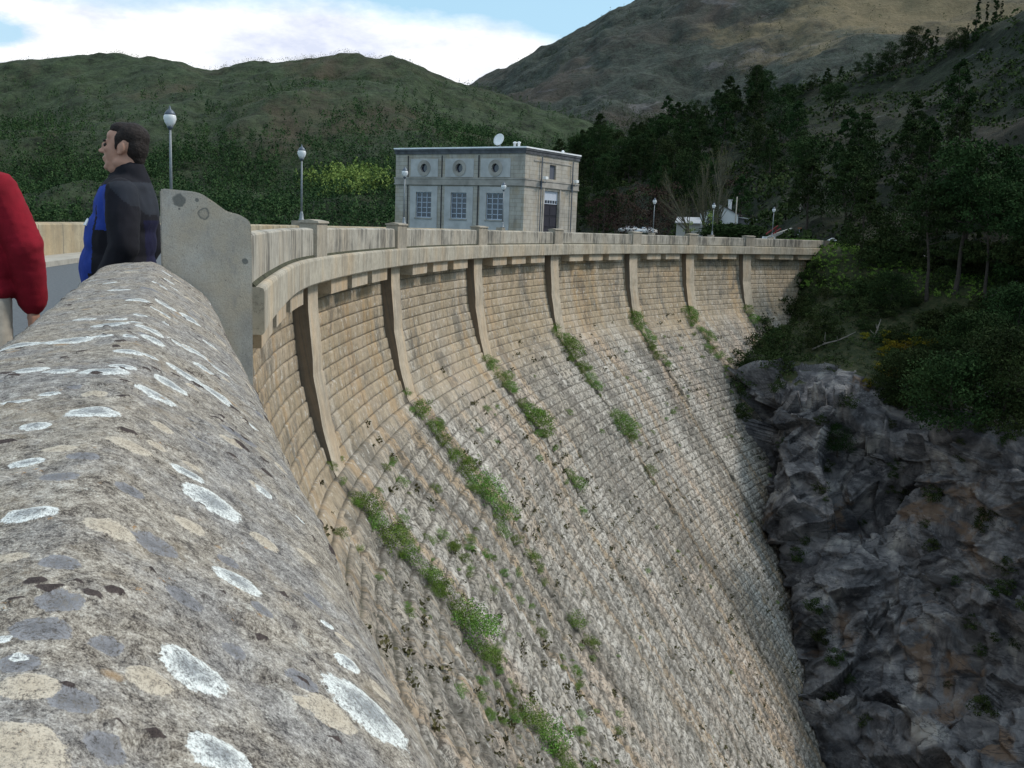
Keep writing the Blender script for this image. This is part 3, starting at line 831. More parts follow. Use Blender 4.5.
def hill(name, cols, d_ridge, d_base, zb, fr, nu, nv, amp, scl, mat, seed, back=300, ridge_noise=1.0, gully=1.0):
    """cols: (px, ridge y) ; survey bearings of the skyline at distance d_ridge"""
    K = []
    for i, (px, y) in enumerate(cols):
        dr = d_ridge[i] if hasattr(d_ridge, '__len__') else d_ridge
        db = d_base[i] if hasattr(d_base, '__len__') else d_base
        top = sight(px, y, dr); bot = sight(px, 300, db); bot[2] = zb
        col = []
        for fz, fd in fr:
            p = bot * (1 - fd) + top * fd; p[2] = bot[2] * (1 - fz) + top[2] * fz; col.append(p)
        bk = top * (1 + back / dr); bk[2] = top[2] - back * .35; col.append(bk)
        K.append(col)
    V = interp_grid(np.array(K), nu, nv)
    nb = int(nv * len(fr) / (len(fr) + 1.0))
    f = fbm(V / scl, 6, seed, .55); g = ridged(V / (scl * .6) * np.array([1, 1, .3]), 5, seed + 30)
    vi = np.linspace(0, len(fr), nv)[None, :]
    mask = np.clip(vi / 1.0, 0, 1) * (1 - .9 * np.exp(-((vi - (len(fr) - 1)) / .5) ** 2))
    V[..., 2] += (f * amp + g * amp * .35 * gully) * mask
    V[..., 2] += fbm(V / (scl * .08), 3, seed + 9) * amp * .12 * ridge_noise
    me = np_mesh(name, V.reshape(-1, 3), grid_faces(nu, nv), uv=None)
    o = link(name, me, None, mat, True)
    tag(o, kind='structure')
    return o, V

FR = [(0, 0), (.10, .12), (.38, .42), (.75, .76), (1, 1)]
colsA = [(-900, 150), (-500, 110), (-250, 92), (-100, 82), (0, 77), (60, 72), (120, 70), (180, 74), (212, 80), (240, 72), (290, 69), (340, 66), (388, 65), (412, 72), (440, 86), (470, 96), (520, 112), (600, 140), (700, 170)]
_, VA = hill('hill', colsA, 1000, 440, -7, FR, 300, 150, 30, 190, M_HILLA, 3)
colsB = [(300, 120), (380, 104), (440, 95), (465, 90), (500, 75), (530, 60), (560, 45), (590, 29), (610, 16), (650, -1), (700, -26), (760, -55), (850, -95), (1000, -130), (1200, -160), (1500, -120)]
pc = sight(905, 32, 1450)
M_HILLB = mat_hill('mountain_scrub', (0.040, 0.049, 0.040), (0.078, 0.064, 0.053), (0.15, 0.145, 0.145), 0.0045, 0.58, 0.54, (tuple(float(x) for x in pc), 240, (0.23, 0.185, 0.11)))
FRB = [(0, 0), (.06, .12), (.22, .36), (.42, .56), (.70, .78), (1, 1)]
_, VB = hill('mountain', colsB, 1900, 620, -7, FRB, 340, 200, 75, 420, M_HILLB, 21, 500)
colsC = [(470, 222), (520, 206), (560, 172), (600, 156), (650, 146), (700, 130), (740, 116), (800, 95), (860, 80), (920, 64), (980, 42), (1024, 22), (1090, -20), (1200, -80), (1320, -130), (1500, -180)]
dC = [400, 400, 390, 370, 350, 335, 325, 310, 300, 290, 275, 262, 240, 215, 190, 160]
bC = [300, 260, 235, 215, 200, 180, 165, 139, 130, 121, 113, 107, 100, 92, 84, 74]
M_HILLC = mat_hill('spur_scrub', (0.018, 0.024, 0.013), (0.042, 0.038, 0.029), (0.16, 0.155, 0.16), 0.03, 0.63, 0.56)
_, VC = hill('hillside', colsC, dC, bC, -.6, FR, 300, 170, 7, 50, M_HILLC, 50, 120)

# right bank below the crest: scrubby slope over a rock cliff
D = [
 [(800,243,138),(850,247,133),(900,257,126),(960,274,119),(1024,288,113),(1150,318,102),(1300,350,90)],
 [(775,300,135),(832,285,127),(880,300,119),(940,322,111),(1024,335,105),(1150,372,93),(1300,420,80)],
 [(742,345,122),(792,352,113),(850,362,106),(920,392,98),(1024,405,91),(1150,445,82),(1300,490,72)],
 [(728,395,113),(768,385,104),(830,405,98),(900,440,92),(1020,425,84),(1150,495,76),(1300,540,65)],
 [(728,440,107),(768,430,100),(830,465,95),(905,495,90),(1024,490,80),(1150,560,70),(1300,600,60)],
 [(740,500,101),(788,505,94),(850,530,90),(920,550,85),(1024,565,77),(1150,630,67),(1300,680,57)],
 [(765,565,97),(806,575,89),(860,605,84),(930,640,80),(1024,655,73),(1150,720,64),(1300,770,54)],
 [(790,640,92),(822,655,83),(870,695,79),(940,725,74),(1024,755,68),(1150,820,60),(1300,880,50)],
 [(812,768,82),(838,780,76),(880,815,72),(950,850,67),(1024,890,62),(1150,960,55),(1300,1040,46)],
 [(830,940,74),(860,960,68),(900,990,64),(960,1040,59),(1040,1100,54),(1150,1200,48),(1300,1400,40)]]
KD = np.array([[sight(*q) for q in r] for r in D]).transpose(1, 0, 2)
# carry the bank on behind the dam face so that no gap opens
first = KD[0].copy(); first[:, 0] -= 9; first[:, 1] += 11; first[:, 2] -= 1.0
KD = np.concatenate([first[None], KD], 0)
backrow = KD[:, 0].copy(); backrow[:, 1] += 24; backrow[:, 0] += 6; backrow[1:, 2] = np.maximum(backrow[1:, 2], -.6)
backrow[:, 2] -= .25
KD = np.concatenate([backrow[:, None], KD], 1)
NU, NV = 530, 650
VD = interp_grid(KD, NU, NV)
nn_ = normals(VD); nn_ *= -np.sign(nn_[..., 2:3].mean() if True else 1)
if nn_[NU // 2, NV // 2, 1] > 0: nn_ = -nn_
vv = np.linspace(-1, 9, NV)[None, :] * np.ones((NU, 1)); uu_ = np.linspace(0, 7, NU)[:, None] * np.ones((1, NV))
rocky = smooth(1.7, 2.7, vv + .9 * fbm(VD / 14, 3, 2) + .5 * smooth(4.3, 5.3, uu_) * (1 - smooth(5.6, 6.2, uu_)))
th = R(35)
rot = np.stack([VD[..., 0] * math.cos(th) + VD[..., 2] * math.sin(th), VD[..., 1], -VD[..., 0] * math.sin(th) + VD[..., 2] * math.cos(th)], -1)
big = ridged(rot / np.array([16, 22, 7]), 5, 60, .55)
med = fbm(rot / np.array([5, 6, 2.2]), 5, 75, .6)
st = rot[..., 2] / 3.2 + fbm(rot / 12, 3, 80) * 1.2
strat = np.abs((st - np.floor(st)) - .5) * 2
wr = rot + np.stack([fbm(rot / 9, 3, 140), fbm(rot / 9, 3, 150), fbm(rot / 9, 3, 160)], -1) * 1.6
disp = rocky * (big * 1.2 + med * .25 + facets(wr / np.array([14, 15, 7.5]), 7) * 3.0 + facets(wr / np.array([5.2, 5.6, 3.0]), 17) * 1.25 + facets(wr / np.array([1.7, 1.8, 1.0]), 27) * .42) + (1 - rocky) * (fbm(VD / 9, 5, 90) * 1.6)
edge = smooth(0.0, 0.45, vv)
VD = VD + nn_ * (disp * edge)[..., None]
veg = 1 - rocky
veg = np.clip(veg + .45 * (fbm(VD / 7, 4, 99) > .12) * rocky * .8, 0, 1)
me = np_mesh('bank', VD.reshape(-1, 3), grid_faces(NU, NV, True), attr={'veg': veg.ravel()})
o = link('rocky_bank', me, None, M_ROCK, False); tag(o, kind='structure')

# gorge floor, reservoir
b = MB(); b.box(-3500, 4100, -2500, 3500, -82, -80); tag(b.build('ground', M_GROUND), kind='structure')
def poly_sheet(name, pts, z, mat, kind='structure'):
    me = bpy.data.meshes.new(name)
    me.from_pydata([(float(p[0]), float(p[1]), z) for p in pts], [], [tuple(range(len(pts)))])
    return tag(link(name, me, None, mat), kind=kind)
ss = np.linspace(-30, S_END + 2, 60); p_, _, n_ = axis_pt(ss)
edge_ = p_ - n_ * 3.2
poly_sheet('reservoir', [tuple(q) for q in edge_] + [(44, 148), (60, 210), (120, 340), (250, 700), (-900, 900), (-1200, 100), (-300, -60)], -6.0, M_WATER)
# level ground behind the far end of the dam
gp = [axis_pt(S_END - .5)[0] - axis_pt(S_END)[2] * 6.5]
bank_pts = [sight(560, 300, 175), sight(560, 300, 250), sight(700, 300, 215), sight(800, 300, 175), sight(880, 300, 150), sight(960, 300, 124)]
pe, te, ne = axis_pt(S_END + .6)
poly = [pe - ne * 6.45, pe - ne * .9, pe + te * 10 - ne * .9, pe + te * 16 + ne * 2.0]
me = bpy.data.meshes.new('level')
pts2 = [(p[0], p[1]) for p in poly] + [(q[0], q[1]) for q in (sight(868, 300, 133), sight(868, 300, 150), sight(800, 300, 185), sight(700, 300, 220), sight(600, 300, 240), sight(560, 300, 210), sight(590, 300, 160), sight(660, 300, 145))]
poly_sheet('yard', pts2, -.085, simple('yard_gravel', (0.16, 0.15, 0.13), .95, .3, 1.2, .3))

# ------------------------------------------------------------------ plants
def rand_rot_quads(P, size, rng, aspect=.6, tri=False):
    n = len(P)
    a = rng.normal(size=(n, 3)); a /= np.linalg.norm(a, axis=1)[:, None]
    b_ = rng.normal(size=(n, 3)); b_ -= (b_ * a).sum(1)[:, None] * a; b_ /= np.linalg.norm(b_, axis=1)[:, None]
    s = np.asarray(size).reshape(-1, 1) if hasattr(size, '__len__') else np.full((n, 1), size)
    a = a * s; b_ = b_ * s * aspect
    V = np.stack([P - a, P - b_ * .9, P + a, P + b_], 1).reshape(-1, 3)
    F = np.arange(n * 4).reshape(-1, 4)
    return V, F
def crown_points(kind, h, w, rng, nclump, nleaf):
    """clumps scattered through an irregular crown volume"""
    out = []; tones = []
    for _ in range(nclump):
        f = rng.uniform(0, 1)
        if kind == 'pine':           # broad irregular cone
            z = h * (.22 + .78 * f); r = w * (1 - f) ** .65 * (.55 + .45 * rng.uniform()) + .05 * w; cr = w * .33 * (1 - .5 * f)
        elif kind == 'umbrella':
            z = h * (.58 + .40 * f); r = w * math.sqrt(max(0, 1 - ((f - .35) / .68) ** 2)) * math.sqrt(rng.uniform()); cr = w * .25
        elif kind == 'round':
            z = h * (.15 + .80 * f); r = w * math.sqrt(max(.02, 1 - ((f - .45) / .58) ** 2)) * rng.uniform() ** .5; cr = w * .34
        elif kind == 'column':
            z = h * (.06 + .94 * f); r = w * (1 - f) ** .5 * .6 * rng.uniform() ** .5; cr = w * .35 * (1 - .5 * f)
        a = rng.uniform(0, 2 * math.pi)
        c = np.array([r * math.cos(a), r * math.sin(a), z])
        q = rng.normal(size=(nleaf, 3)); q /= np.linalg.norm(q, axis=1)[:, None]; q *= (rng.uniform(0, 1, (nleaf, 1)) ** .4) * cr; q[:, 2] *= .6
        out.append(c + q); tones.append(np.full(nleaf, rng.uniform(.0, .75)) + .25 * rng.uniform(0, 1, nleaf))
    return np.concatenate(out), np.concatenate(tones)
def foliage_mesh(name, kind, h, w, seed, nclump, nleaf, leaf):
    rng = np.random.default_rng(seed)
    P, T = crown_points(kind, h, w, rng, nclump, nleaf)
    V, F = rand_rot_quads(P, leaf * rng.uniform(.6, 1.3, len(P)), rng)
    return np_mesh(name, V, F, attr={'tone': np.repeat(T, 4)})
def trunk_mesh(name, h, r, seed, limbs=7, reach=1.5, lo=.35, bend=.03, n=7):
    rr = random.Random(seed); b = MB()
    path = [(0, 0, -.6)]; x = y = 0
    for k in range(1, 8):
        x += rr.uniform(-1, 1) * h * bend; y += rr.uniform(-1, 1) * h * bend; path.append((x, y, h * .92 * k / 7))
    b.tube(path, [r * (1.25 - .15 * 0) if i == 0 else r * (1 - .86 * i / 7) for i in range(8)], n)
    for _ in range(limbs):
        f = rr.uniform(lo, .85); i = min(6, int(f * 7)); p = Vector(path[i]).lerp(Vector(path[i + 1]), f * 7 - i); a = rr.uniform(0, 6.28); L = reach * (1.1 - f) * rr.uniform(.6, 1.2)
        q1 = p + Vector((math.cos(a) * L * .5, math.sin(a) * L * .5, L * .12)); q2 = p + Vector((math.cos(a + .2) * L, math.sin(a + .2) * L, L * .35))
        b.tube([p, q1, q2], [r * .35 * (1 - f * .5), r * .22, r * .07], 5)
    return b.mesh(name)
class Plant:
    def __init__(s, name, trunk, crown, tm, cm, cn='crown'):
        s.name, s.trunk, s.crown, s.cn = name, trunk, crown, cn
        if trunk: trunk.materials.append(tm)
        crown.materials.append(cm)
    def put(s, loc, sc=1.0, rz=0.0, label='', cat='tree', group=None, sz=None, tilt=(0, 0)):
        if s.trunk:
            r_ = bpy.data.objects.new(s.name, None); COL.objects.link(r_); r_.empty_display_size = .3
            for nm, me_ in (('trunk', s.trunk), (s.cn, s.crown)):
                o_ = bpy.data.objects.new(nm, me_); COL.objects.link(o_); o_.parent = r_
        else:
            r_ = bpy.data.objects.new(s.name, s.crown); COL.objects.link(r_)
        r_.location = tuple(float(x) for x in loc); r_.rotation_euler = (tilt[0], tilt[1], rz); r_.scale = (sc, sc, sc * (sz or 1))
        tag(r_, label, cat, group); return r_

pines = [Plant('pine_tree', trunk_mesh('pine_trunk', 10, .20, i, 8, 2.6), foliage_mesh('pine_crown', k, 10, w, 100 + i, 80, 55, .16), M_TRUNK, M_PINE)
         for i, (k, w) in enumerate([('pine', 2.9), ('round', 3.0), ('pine', 2.5), ('umbrella', 3.6), ('round', 3.4), ('pine', 3.3)])]
cyps = [Plant('conifer_tree', trunk_mesh('conifer_trunk', 9, .14, 40 + i, 3, 1), foliage_mesh('conifer_crown', 'column', 9, 1.3, 140 + i, 50, 34, .15), M_TRUNK, M_PINE) for i in range(2)]
reds = [Plant('bare_tree', trunk_mesh('bare_trunk', 8, .12, 60 + i, 12, 3.0, .2), foliage_mesh('twig_crown', 'round', 8, 2.8, 160 + i, 40, 22, .17), M_TRUNK, M_REDBR) for i in range(2)]
bushes = [Plant('bush', None, foliage_mesh('bush_leaves', 'round', 1.6, 1.0, 180 + i, 26, 34, .075), None, M_SHRUB) for i in range(3)]
gorse = [Plant('gorse_bush', None, foliage_mesh('gorse_leaves', 'round', 1.2, .8, 190 + i, 22, 30, .07), None, M_GORSE) for i in range(2)]

def scr(V):
    """bearing of points, for choosing where surveyed plants stand"""
    q = V - np.array([0, 0, CAMZ]); z = q @ _F
    return 512 + FPX * (q @ _RR) / z, 384 - FPX * (q @ _UU) / z
def scatter(V, n, seed, dens, mind):
    rng = np.random.default_rng(seed)
    X, Y = scr(V); d = dens(X, Y, V); d = np.where(np.isfinite(d), d, 0)
    a = np.zeros(V.shape[:2]); e1 = np.linalg.norm(np.gradient(V, axis=0), axis=-1); e2 = np.linalg.norm(np.gradient(V, axis=1), axis=-1)
    w = (d * e1 * e2).ravel(); w = w / w.sum()
    idx = rng.choice(len(w), size=min(len(w), n * 8), replace=True, p=w)
    P = V.reshape(-1, 3)[idx] + rng.normal(size=(len(idx), 3)) * np.array([1, 1, 0]) * .3
    out = []
    for p in P:
        if len(out) >= n: break
        if all((p[0] - q[0]) ** 2 + (p[1] - q[1]) ** 2 > mind ** 2 for q in out): out.append(p)
    return out
rr = random.Random(3)
# pines on the spur: thick on the left, thinning towards the right
def dC_(X, Y, V):
    up = np.interp(X, [470, 560, 640, 720, 760, 820, 1024], [0, 130, 112, 95, 100, 130, 190])
    leftpart = (X > 545) & (X < 780) & (Y > up) & (Y < 240)
    return leftpart * np.interp(X, [545, 700, 780], [1.2, 1, .5]) + ((X >= 780) & (X < 1040) & (Y > 120) & (Y < 262)) * (.30 + .9 * ((X > 840) & (Y > 175)) + .8 * ((X < 850) & (Y > 165)))
Lp = ['dark green pine in the dense wood on the spur behind the square building', 'dark pine standing scattered on the scrubby slope above the far end of the dam']
for p in scatter(VC, 278, 5, dC_, 3.2):
    x, y = scr(p[None])
    left = x[0] < 780
    if y[0] > 215 and x[0] < 780: sc = rr.uniform(.6, .95)
    else: sc = rr.uniform(.75, 1.3)
    rr.choice(pines).put(p - np.array([0, 0, .2]), sc, rr.uniform(0, 6.3), Lp[0] if left else Lp[1], 'pine tree', 'pines in the dense wood on the spur' if left else 'pines scattered on the right slope')
# conifers standing on the ridge line
for px, y, d, h, l in [(985,28,270,1.0,0),(975,34,272,1.15,1),(994,22,268,1.2,0),(1000,24,262,.9,1),(935,50,284,.8,0),(930,56,282,.9,1),(966,44,272,.8,0)]:
    x_, y_ = scr(VC); i = np.argmin((x_ - px) ** 2 + (y_ - y - 8) ** 2); p = VC.reshape(-1, 3)[i]
    rr.choice(cyps).put(p - np.array([0, 0, .3]), h * rr.uniform(.9, 1.1), rr.uniform(0, 6), 'slender dark conifer in the cluster on the skyline at upper right', 'conifer', 'conifers on the upper right skyline')
for px, y, s in [(856,78,.55),(866,76,.7),(880,75,.6),(890,68,.75),(905,66,.8),(915,63,.9),(925,60,.8),(840,85,.5),(826,92,.6),(800,97,.45),(812,90,.5),(790,102,.6),(770,108,.7),(950,52,.6),(960,50,.7),(720,122,.8),(735,118,.9),(750,112,.8)]:
    x_, y_ = scr(VC); i = np.argmin((x_ - px) ** 2 + (y_ - y) ** 2); p = VC.reshape(-1, 3)[i]
    rr.choice(pines[1:3] + [pines[4]]).put(p - np.array([0, 0, .3]), s * rr.uniform(.8, 1.1), rr.uniform(0, 6), 'small dark pine in the row along the ridge of the right slope', 'pine tree', 'small pines along the right ridge')
# reddish leafless trees by the yard
for px, d, s in [(600,196,1.0),(612,200,1.1),(622,192,.9),(634,196,1.3),(645,200,1.25),(655,190,1.0),(664,204,1.3),(590,205,.8),(733,214,1.5),(742,210,1.3)]:
    p = sight(px, 300, d); p[2] = -.3 + (d - 190) * .12
    rr.choice(reds).put(p, s, rr.uniform(0, 6), 'leafless tree with reddish brown twigs at the foot of the wooded spur', 'bare tree', 'reddish leafless trees at the foot of the spur')

# scrub on the right slope and the bank (countless): one object
def stuff_plants(name, pts, sizes, mat, seed, nl, leaf, flat=.8):
    rng = np.random.default_rng(seed)
    P = []; T = []; S_ = []
    for p, s in zip(pts, sizes):
        q = rng.normal(size=(nl, 3)); q /= np.linalg.norm(q, axis=1)[:, None]; q *= rng.uniform(.3, 1, (nl, 1)) * s * np.array([1, 1, flat])
        P.append(p + q + np.array([0, 0, s * .35])); T.append(np.clip(rng.uniform(0, .7) + rng.uniform(0, .3, nl), 0, 1)); S_.append(np.full(nl, leaf * s))
    P = np.concatenate(P); V, F = rand_rot_quads(P, np.concatenate(S_), rng, .7)
    me = np_mesh(name, V, F, attr={'tone': np.repeat(np.concatenate(T), 4)})
    o = link(name, me, None, mat); return tag(o, kind='stuff')
def pick(V, n, seed, dens):
    rng = np.random.default_rng(seed); X, Y = scr(V); d = dens(X, Y, V)
    e1 = np.linalg.norm(np.gradient(V, axis=0), axis=-1); e2 = np.linalg.norm(np.gradient(V, axis=1), axis=-1)
    w = (d * e1 * e2).ravel(); w /= w.sum()
    i = rng.choice(len(w), size=n, p=w); return V.reshape(-1, 3)[i] + rng.normal(size=(n, 3)) * np.array([.5, .5, 0])
nz = lambda V, s, k: (fbm(V / s, 3, k) > .0)
ps = pick(VC, 7500, 8, lambda X, Y, V: ((X > 540) & (X < 1150) & (Y < 300)) * (.25 + nz(V, 14, 5)))
stuff_plants('scrub', ps, np.random.default_rng(4).uniform(.35, 1.5, len(ps)), M_SHRUB, 9, 16, .30)
tag(bpy.data.objects['scrub'], 'low dark green scrub covering the slope to the right of the dam', 'scrub')
ps = pick(VD, 6500, 18, lambda X, Y, V: (veg > .55) * (.3 + nz(V, 6, 6)) * ((V[..., 2] > -36)) * np.where(V[..., 2] > -16, 1.0, .25) * (1 - .92 * ((V[..., 2] > -3.6) & (X < 930))))
stuff_plants('bank_undergrowth', ps, np.random.default_rng(6).uniform(.2, .75, len(ps)), M_SHRUB, 19, 22, .20)
tag(bpy.data.objects['bank_undergrowth'], 'dark undergrowth covering the bank above the cliff', 'undergrowth')
ps = pick(VD, 9500, 28, lambda X, Y, V: (V[..., 2] > -5.0) * (veg > .5) * (X > 790) * (Y < 292 + (X - 800) * .12))
stuff_plants('grass', ps, np.random.default_rng(7).uniform(.12, .3, len(ps)), M_GRASS, 29, 18, .38)
tag(bpy.data.objects['grass'], 'bright green grass on the bank top at the end of the dam', 'grass')

def on_bank(px, py, V=VD):
    x_, y_ = scr(V); i = np.argmin((x_ - px) ** 2 + (y_ - py) ** 2); return V.reshape(-1, 3)[i].copy()
for k in range(46):
    px = rr.uniform(866, 1050); d_ = rr.uniform(0, 1)
    p = on_bank(px, 262 + (px - 866) * .10 + d_ * 6, VD if k % 2 else VC)
    rr.choice(bushes).put(p - np.array([0, 0, .3]), rr.uniform(1.0, 2.2), rr.uniform(0, 6), 'large dark bush at the foot of the hillside behind the grass bank', 'bush', 'large bushes behind the grass bank')
# gully bushes where the dam meets the bank
for px, py, s in [(742,372,1.5),(752,352,1.6),(738,396,1.5),(748,410,1.3),(735,425,1.3),(745,440,1.2),(762,335,1.5),(772,322,1.4),(780,300,1.3),(757,378,1.5),(768,358,1.3),(745,462,1.1),(752,482,1.0),(735,380,1.4),(790,315,1.5),(800,290,1.6),(808,305,1.4),(785,338,1.2),(765,500,.9),(728,408,1.2),(815,275,1.3),(795,270,1.2),(775,345,1.4),(812,320,1.3),(825,300,1.2),(822,640,.8),(815,610,.8),(830,700,.9),(800,560,.8)]:
    p = on_bank(px, py); rr.choice(bushes).put(p - np.array([0, 0, .3]), s * rr.uniform(.9, 1.25), rr.uniform(0, 6), 'dark bush in the gully where the far end of the dam meets the bank', 'bush', 'dark bushes in the gully beside the dam')
for px, py in [(884,357),(890,350),(897,356),(905,352),(880,372),(893,378),(868,388),(905,340),(915,345),(1000,338),(985,330),(1010,345),(975,326),(865,340),(930,350),(885,338),(900,365),(945,338)]:
    p = on_bank(px, py); rr.choice(gorse).put(p - np.array([0, 0, .1]), rr.uniform(.7, 1.2), rr.uniform(0, 6), 'yellow flowering gorse bush on the dark bank above the cliff', 'gorse bush', 'yellow gorse bushes on the bank')
for k in range(190):
    px = rr.uniform(800, 1040); py = rr.uniform(268, 480)
    if py > (350 if px < 885 else 385 + (px - 800) * .28) or (py < 285 and px < 930): continue
    p = on_bank(px, py); rr.choice(bushes).put(p - np.array([0, 0, .2]), rr.uniform(.7, 1.7), rr.uniform(0, 6), 'dark green bush on the slope between the grass bank and the cliff', 'bush', 'bushes on the slope above the cliff')
for k in range(95):
    px = rr.uniform(755, 1040); py = rr.uniform(385, 740)
    if px < 755 + (py - 400) * .25 or rr.random() > .8 - (py - 400) / 800: continue
    p = on_bank(px, py); rr.choice(bushes).put(p - np.array([0, 0, .25]), rr.uniform(.35, 1.1), rr.uniform(0, 6), 'dark shrub rooted in a crack of the grey cliff face', 'bush', 'shrubs rooted in the cliff face')
# large pines on the bank
def big_pine(seed, h, kind, w, nc, nl, leaf, r, lo, reach):
    return Plant('pine_tree', trunk_mesh('pine_trunk', h, r, seed, 14, reach, lo, .02, 9), foliage_mesh('pine_crown', kind, h, w, seed + 1, nc, nl, leaf), M_TRUNK, M_PINE)
bp = [big_pine(301, 15, 'umbrella', 4.3, 95, 60, .17, .24, .5, 3.5), big_pine(311, 13, 'pine', 3.6, 95, 60, .17, .20, .35, 3), big_pine(321, 8, 'round', 4.2, 120, 80, .14, .2, .2, 3)]
for k, px, py, s, lab in [(0,955,292,1.15,'tall pine with a bare lower trunk on the bank above the gorse bushes'),(0,927,300,.95,'slim pine with pale trunk left of the tallest pine on the bank'),
    (1,1002,262,1.05,'dense pine leaning over the right end of the grass bank'),(1,860,262,.85,'thin pine rising just behind the grassy bank end of the dam'),(0,1040,330,1.1,'pine at the right edge of the picture above the rock outcrop'),
    (2,948,432,.95,'broad bushy pine growing at the top of the cliff'),(2,1005,412,1.0,'broad dark pine at the right above the pale rock outcrop'),(2,905,405,.75,'rounded pine sapling among the bushes left of the broad bushy pine'),(2,838,452,.42,'small green pine clinging to the cliff face below the bank'),
    (1,900,255,.9,'pine behind the grass bank between the thin pine and the tall one'),(0,985,300,.9,'pine crowded between the tallest pine and the dense leaning pine'),
    (2,970,372,.8,'low spreading pine just below the two tall pines'),(2,1015,350,.9,'spreading pine at the right edge below the dense leaning pine'),(1,1030,300,1.0,'dark pine cut off by the right edge of the picture'),(2,890,310,.6,'rounded pine in the middle of the bank below the grass strip')]:
    p = on_bank(px, py); bp[k].put(p - np.array([0, 0, .3]), s, rr.uniform(0, 6), lab, 'pine tree')

# fallen bleached branches on the bank
b0 = None
for px, py, a, L_, lab in [(812,352,.5,5,'bleached fallen branch lying on the bank nearest the dam'),(872,345,1.4,2.6,'pale standing dead stem among the gorse bushes'),(990,300,.7,3.2,'tangle of pale broken branches below the tall pines'),(893,352,.1,2.6,'short pale log lying behind the gorse'),(895,362,.05,2.6,'pale log lying in front of the gorse')]:
    p = on_bank(px, py) + np.array([0, 0, .35]); b = MB(); d_ = Vector((math.cos(a), -.2, math.sin(a) * .9)).normalized()
    pts_ = [Vector(p) + d_ * (L_ * t_) + Vector((0, 0, .12 * math.sin(t_ * 7))) for t_ in (0, .3, .6, 1)]
    b.tube(pts_, [.10, .085, .06, .03], 7)
    for k in range(4):
        q = pts_[1 + k % 2]; e = Vector((rr.uniform(-1, 1), rr.uniform(-.5, .5), rr.uniform(.1, 1))) * (L_ * .25)
        b.tube([q, q + e * .5, q + e + Vector((.1, 0, .1))], [.05, .035, .012], 5)
    tag(b.build('fallen_branch', M_WOOD, None, True), lab, 'branch')

# bushes rooted along the rib joints on the dam
def dam_pt(s, t, lift=0.0):
    p, tg, n = axis_pt(s); o = float(off_of(t)) + lift
    return np.array([p[0] + n[0] * o, p[1] + n[1] * o, ZT - t])
wb = []
for i in range(4):
    w_ = Plant('wall_bush', None, foliage_mesh('wall_bush_leaves', 'round', .85, .75, 210 + i, 50, 44, .029), None, M_WALLSHRUB); wb.append(w_)
JN = ['nearest', 'second', 'third', 'fourth', 'fifth', 'sixth', 'seventh']
def line_bush(i, t, s_off, sc):
    s = PS[i + 1] + s_off
    p = dam_pt(s, t, .05)
    rr.choice(wb).put(p, sc, rr.uniform(0, 6), 'green bush rooted in the joint below the %s rib of the dam' % JN[i], 'bush', 'bushes below the %s rib of the dam' % JN[i], tilt=(0, .5))
for i, lst in enumerate([
    [(9.0,.6),(9.6,.7),(10.2,.9),(10.8,1.2),(11.2,1.3),(11.8,1.2),(12.6,1.0),(13.2,1.3),(13.9,1.4),(14.6,1.5),(15.1,1.4),(16.3,.9),(18.5,1.0),(19.3,1.3),(20.0,1.6),(20.8,1.5),(21.5,1.3)],
    [(9.0,.7),(9.6,1.0),(10.2,1.2),(10.9,1.3),(11.6,1.4),(12.4,1.3),(13.2,1.4),(14.0,1.5),(14.8,1.2),(15.6,1.4),(16.6,1.2),(17.6,1.1),(18.8,.9),(21,1.0),(22,.8)],
    [(9.5,.9),(10.1,1.2),(10.7,1.4),(11.4,1.0),(12.6,1.3),(13.2,1.6),(13.9,1.7),(14.6,1.2),(17.0,1.1),(17.9,1.2),(20.5,1.0)],
    [(8.6,.8),(9.2,1.0),(9.9,1.3),(10.6,1.5),(11.3,1.4),(12.0,1.4),(12.8,1.0),(13.6,1.0),(16.0,1.5),(16.8,1.7),(17.6,1.2),(20.2,.9)],
    [(8.8,1.0),(9.5,1.4),(10.2,1.5),(11.0,1.3),(11.9,1.6),(12.7,1.5),(13.5,1.0)],
    [(8.6,1.0),(9.3,1.5),(10.1,1.5),(10.9,1.4),(11.8,1.5),(12.8,1.2),(13.8,1.3),(15,1.3)],
    [(8.8,1.2),(9.6,1.4),(10.5,1.2)]]):
    for t_, s_ in lst:
        if rr.random() < .06: continue
        line_bush(i, t_, -1.15 + rr.uniform(-.4, .4), s_ * rr.uniform(.6, 1.15) * (.86 if i < 2 else 1.0))
        if rr.random() < .7: line_bush(i, t_ + rr.uniform(.1, .9), -1.15 + rr.uniform(-1.9, 1.9), s_ * rr.uniform(.3, .6))
for k in range(190):
    s = rr.uniform(12, PS[-1]); t_ = rr.uniform(9.5, 33) if k % 3 else rr.uniform(10, 18)
    if k < 90: s = rr.uniform(PS[1] - 7, PS[1] + 12); t_ = rr.uniform(10, 24)
    rr.choice(wb).put(dam_pt(s, t_, .02), rr.uniform(.16, .55), rr.uniform(0, 6), 'small green tuft growing from the stepped stone courses of the dam', 'tuft', 'small tufts on the dam face', tilt=(0, .4))
# withered weeds in the joints, too many to count
rng = np.random.default_rng(77)
pts_ = []
for _ in range(2600):
    s = rng.uniform(-5, S_END - 5); k = rng.integers(9, 52); t_ = 2.6 + .7 * k + .02
    if fbm(np.array([[s * .16, t_ * .13, 0]]), 3, 5)[0] < rng.uniform(-.25, .25): continue
    pts_.append(dam_pt(s, t_, .12))
o = stuff_plants('weeds', pts_, rng.uniform(.08, .30, len(pts_)), M_DRYWEED, 12, 14, .34)
tag(o, 'withered brown and green weeds in the courses of the dam face', 'weeds')

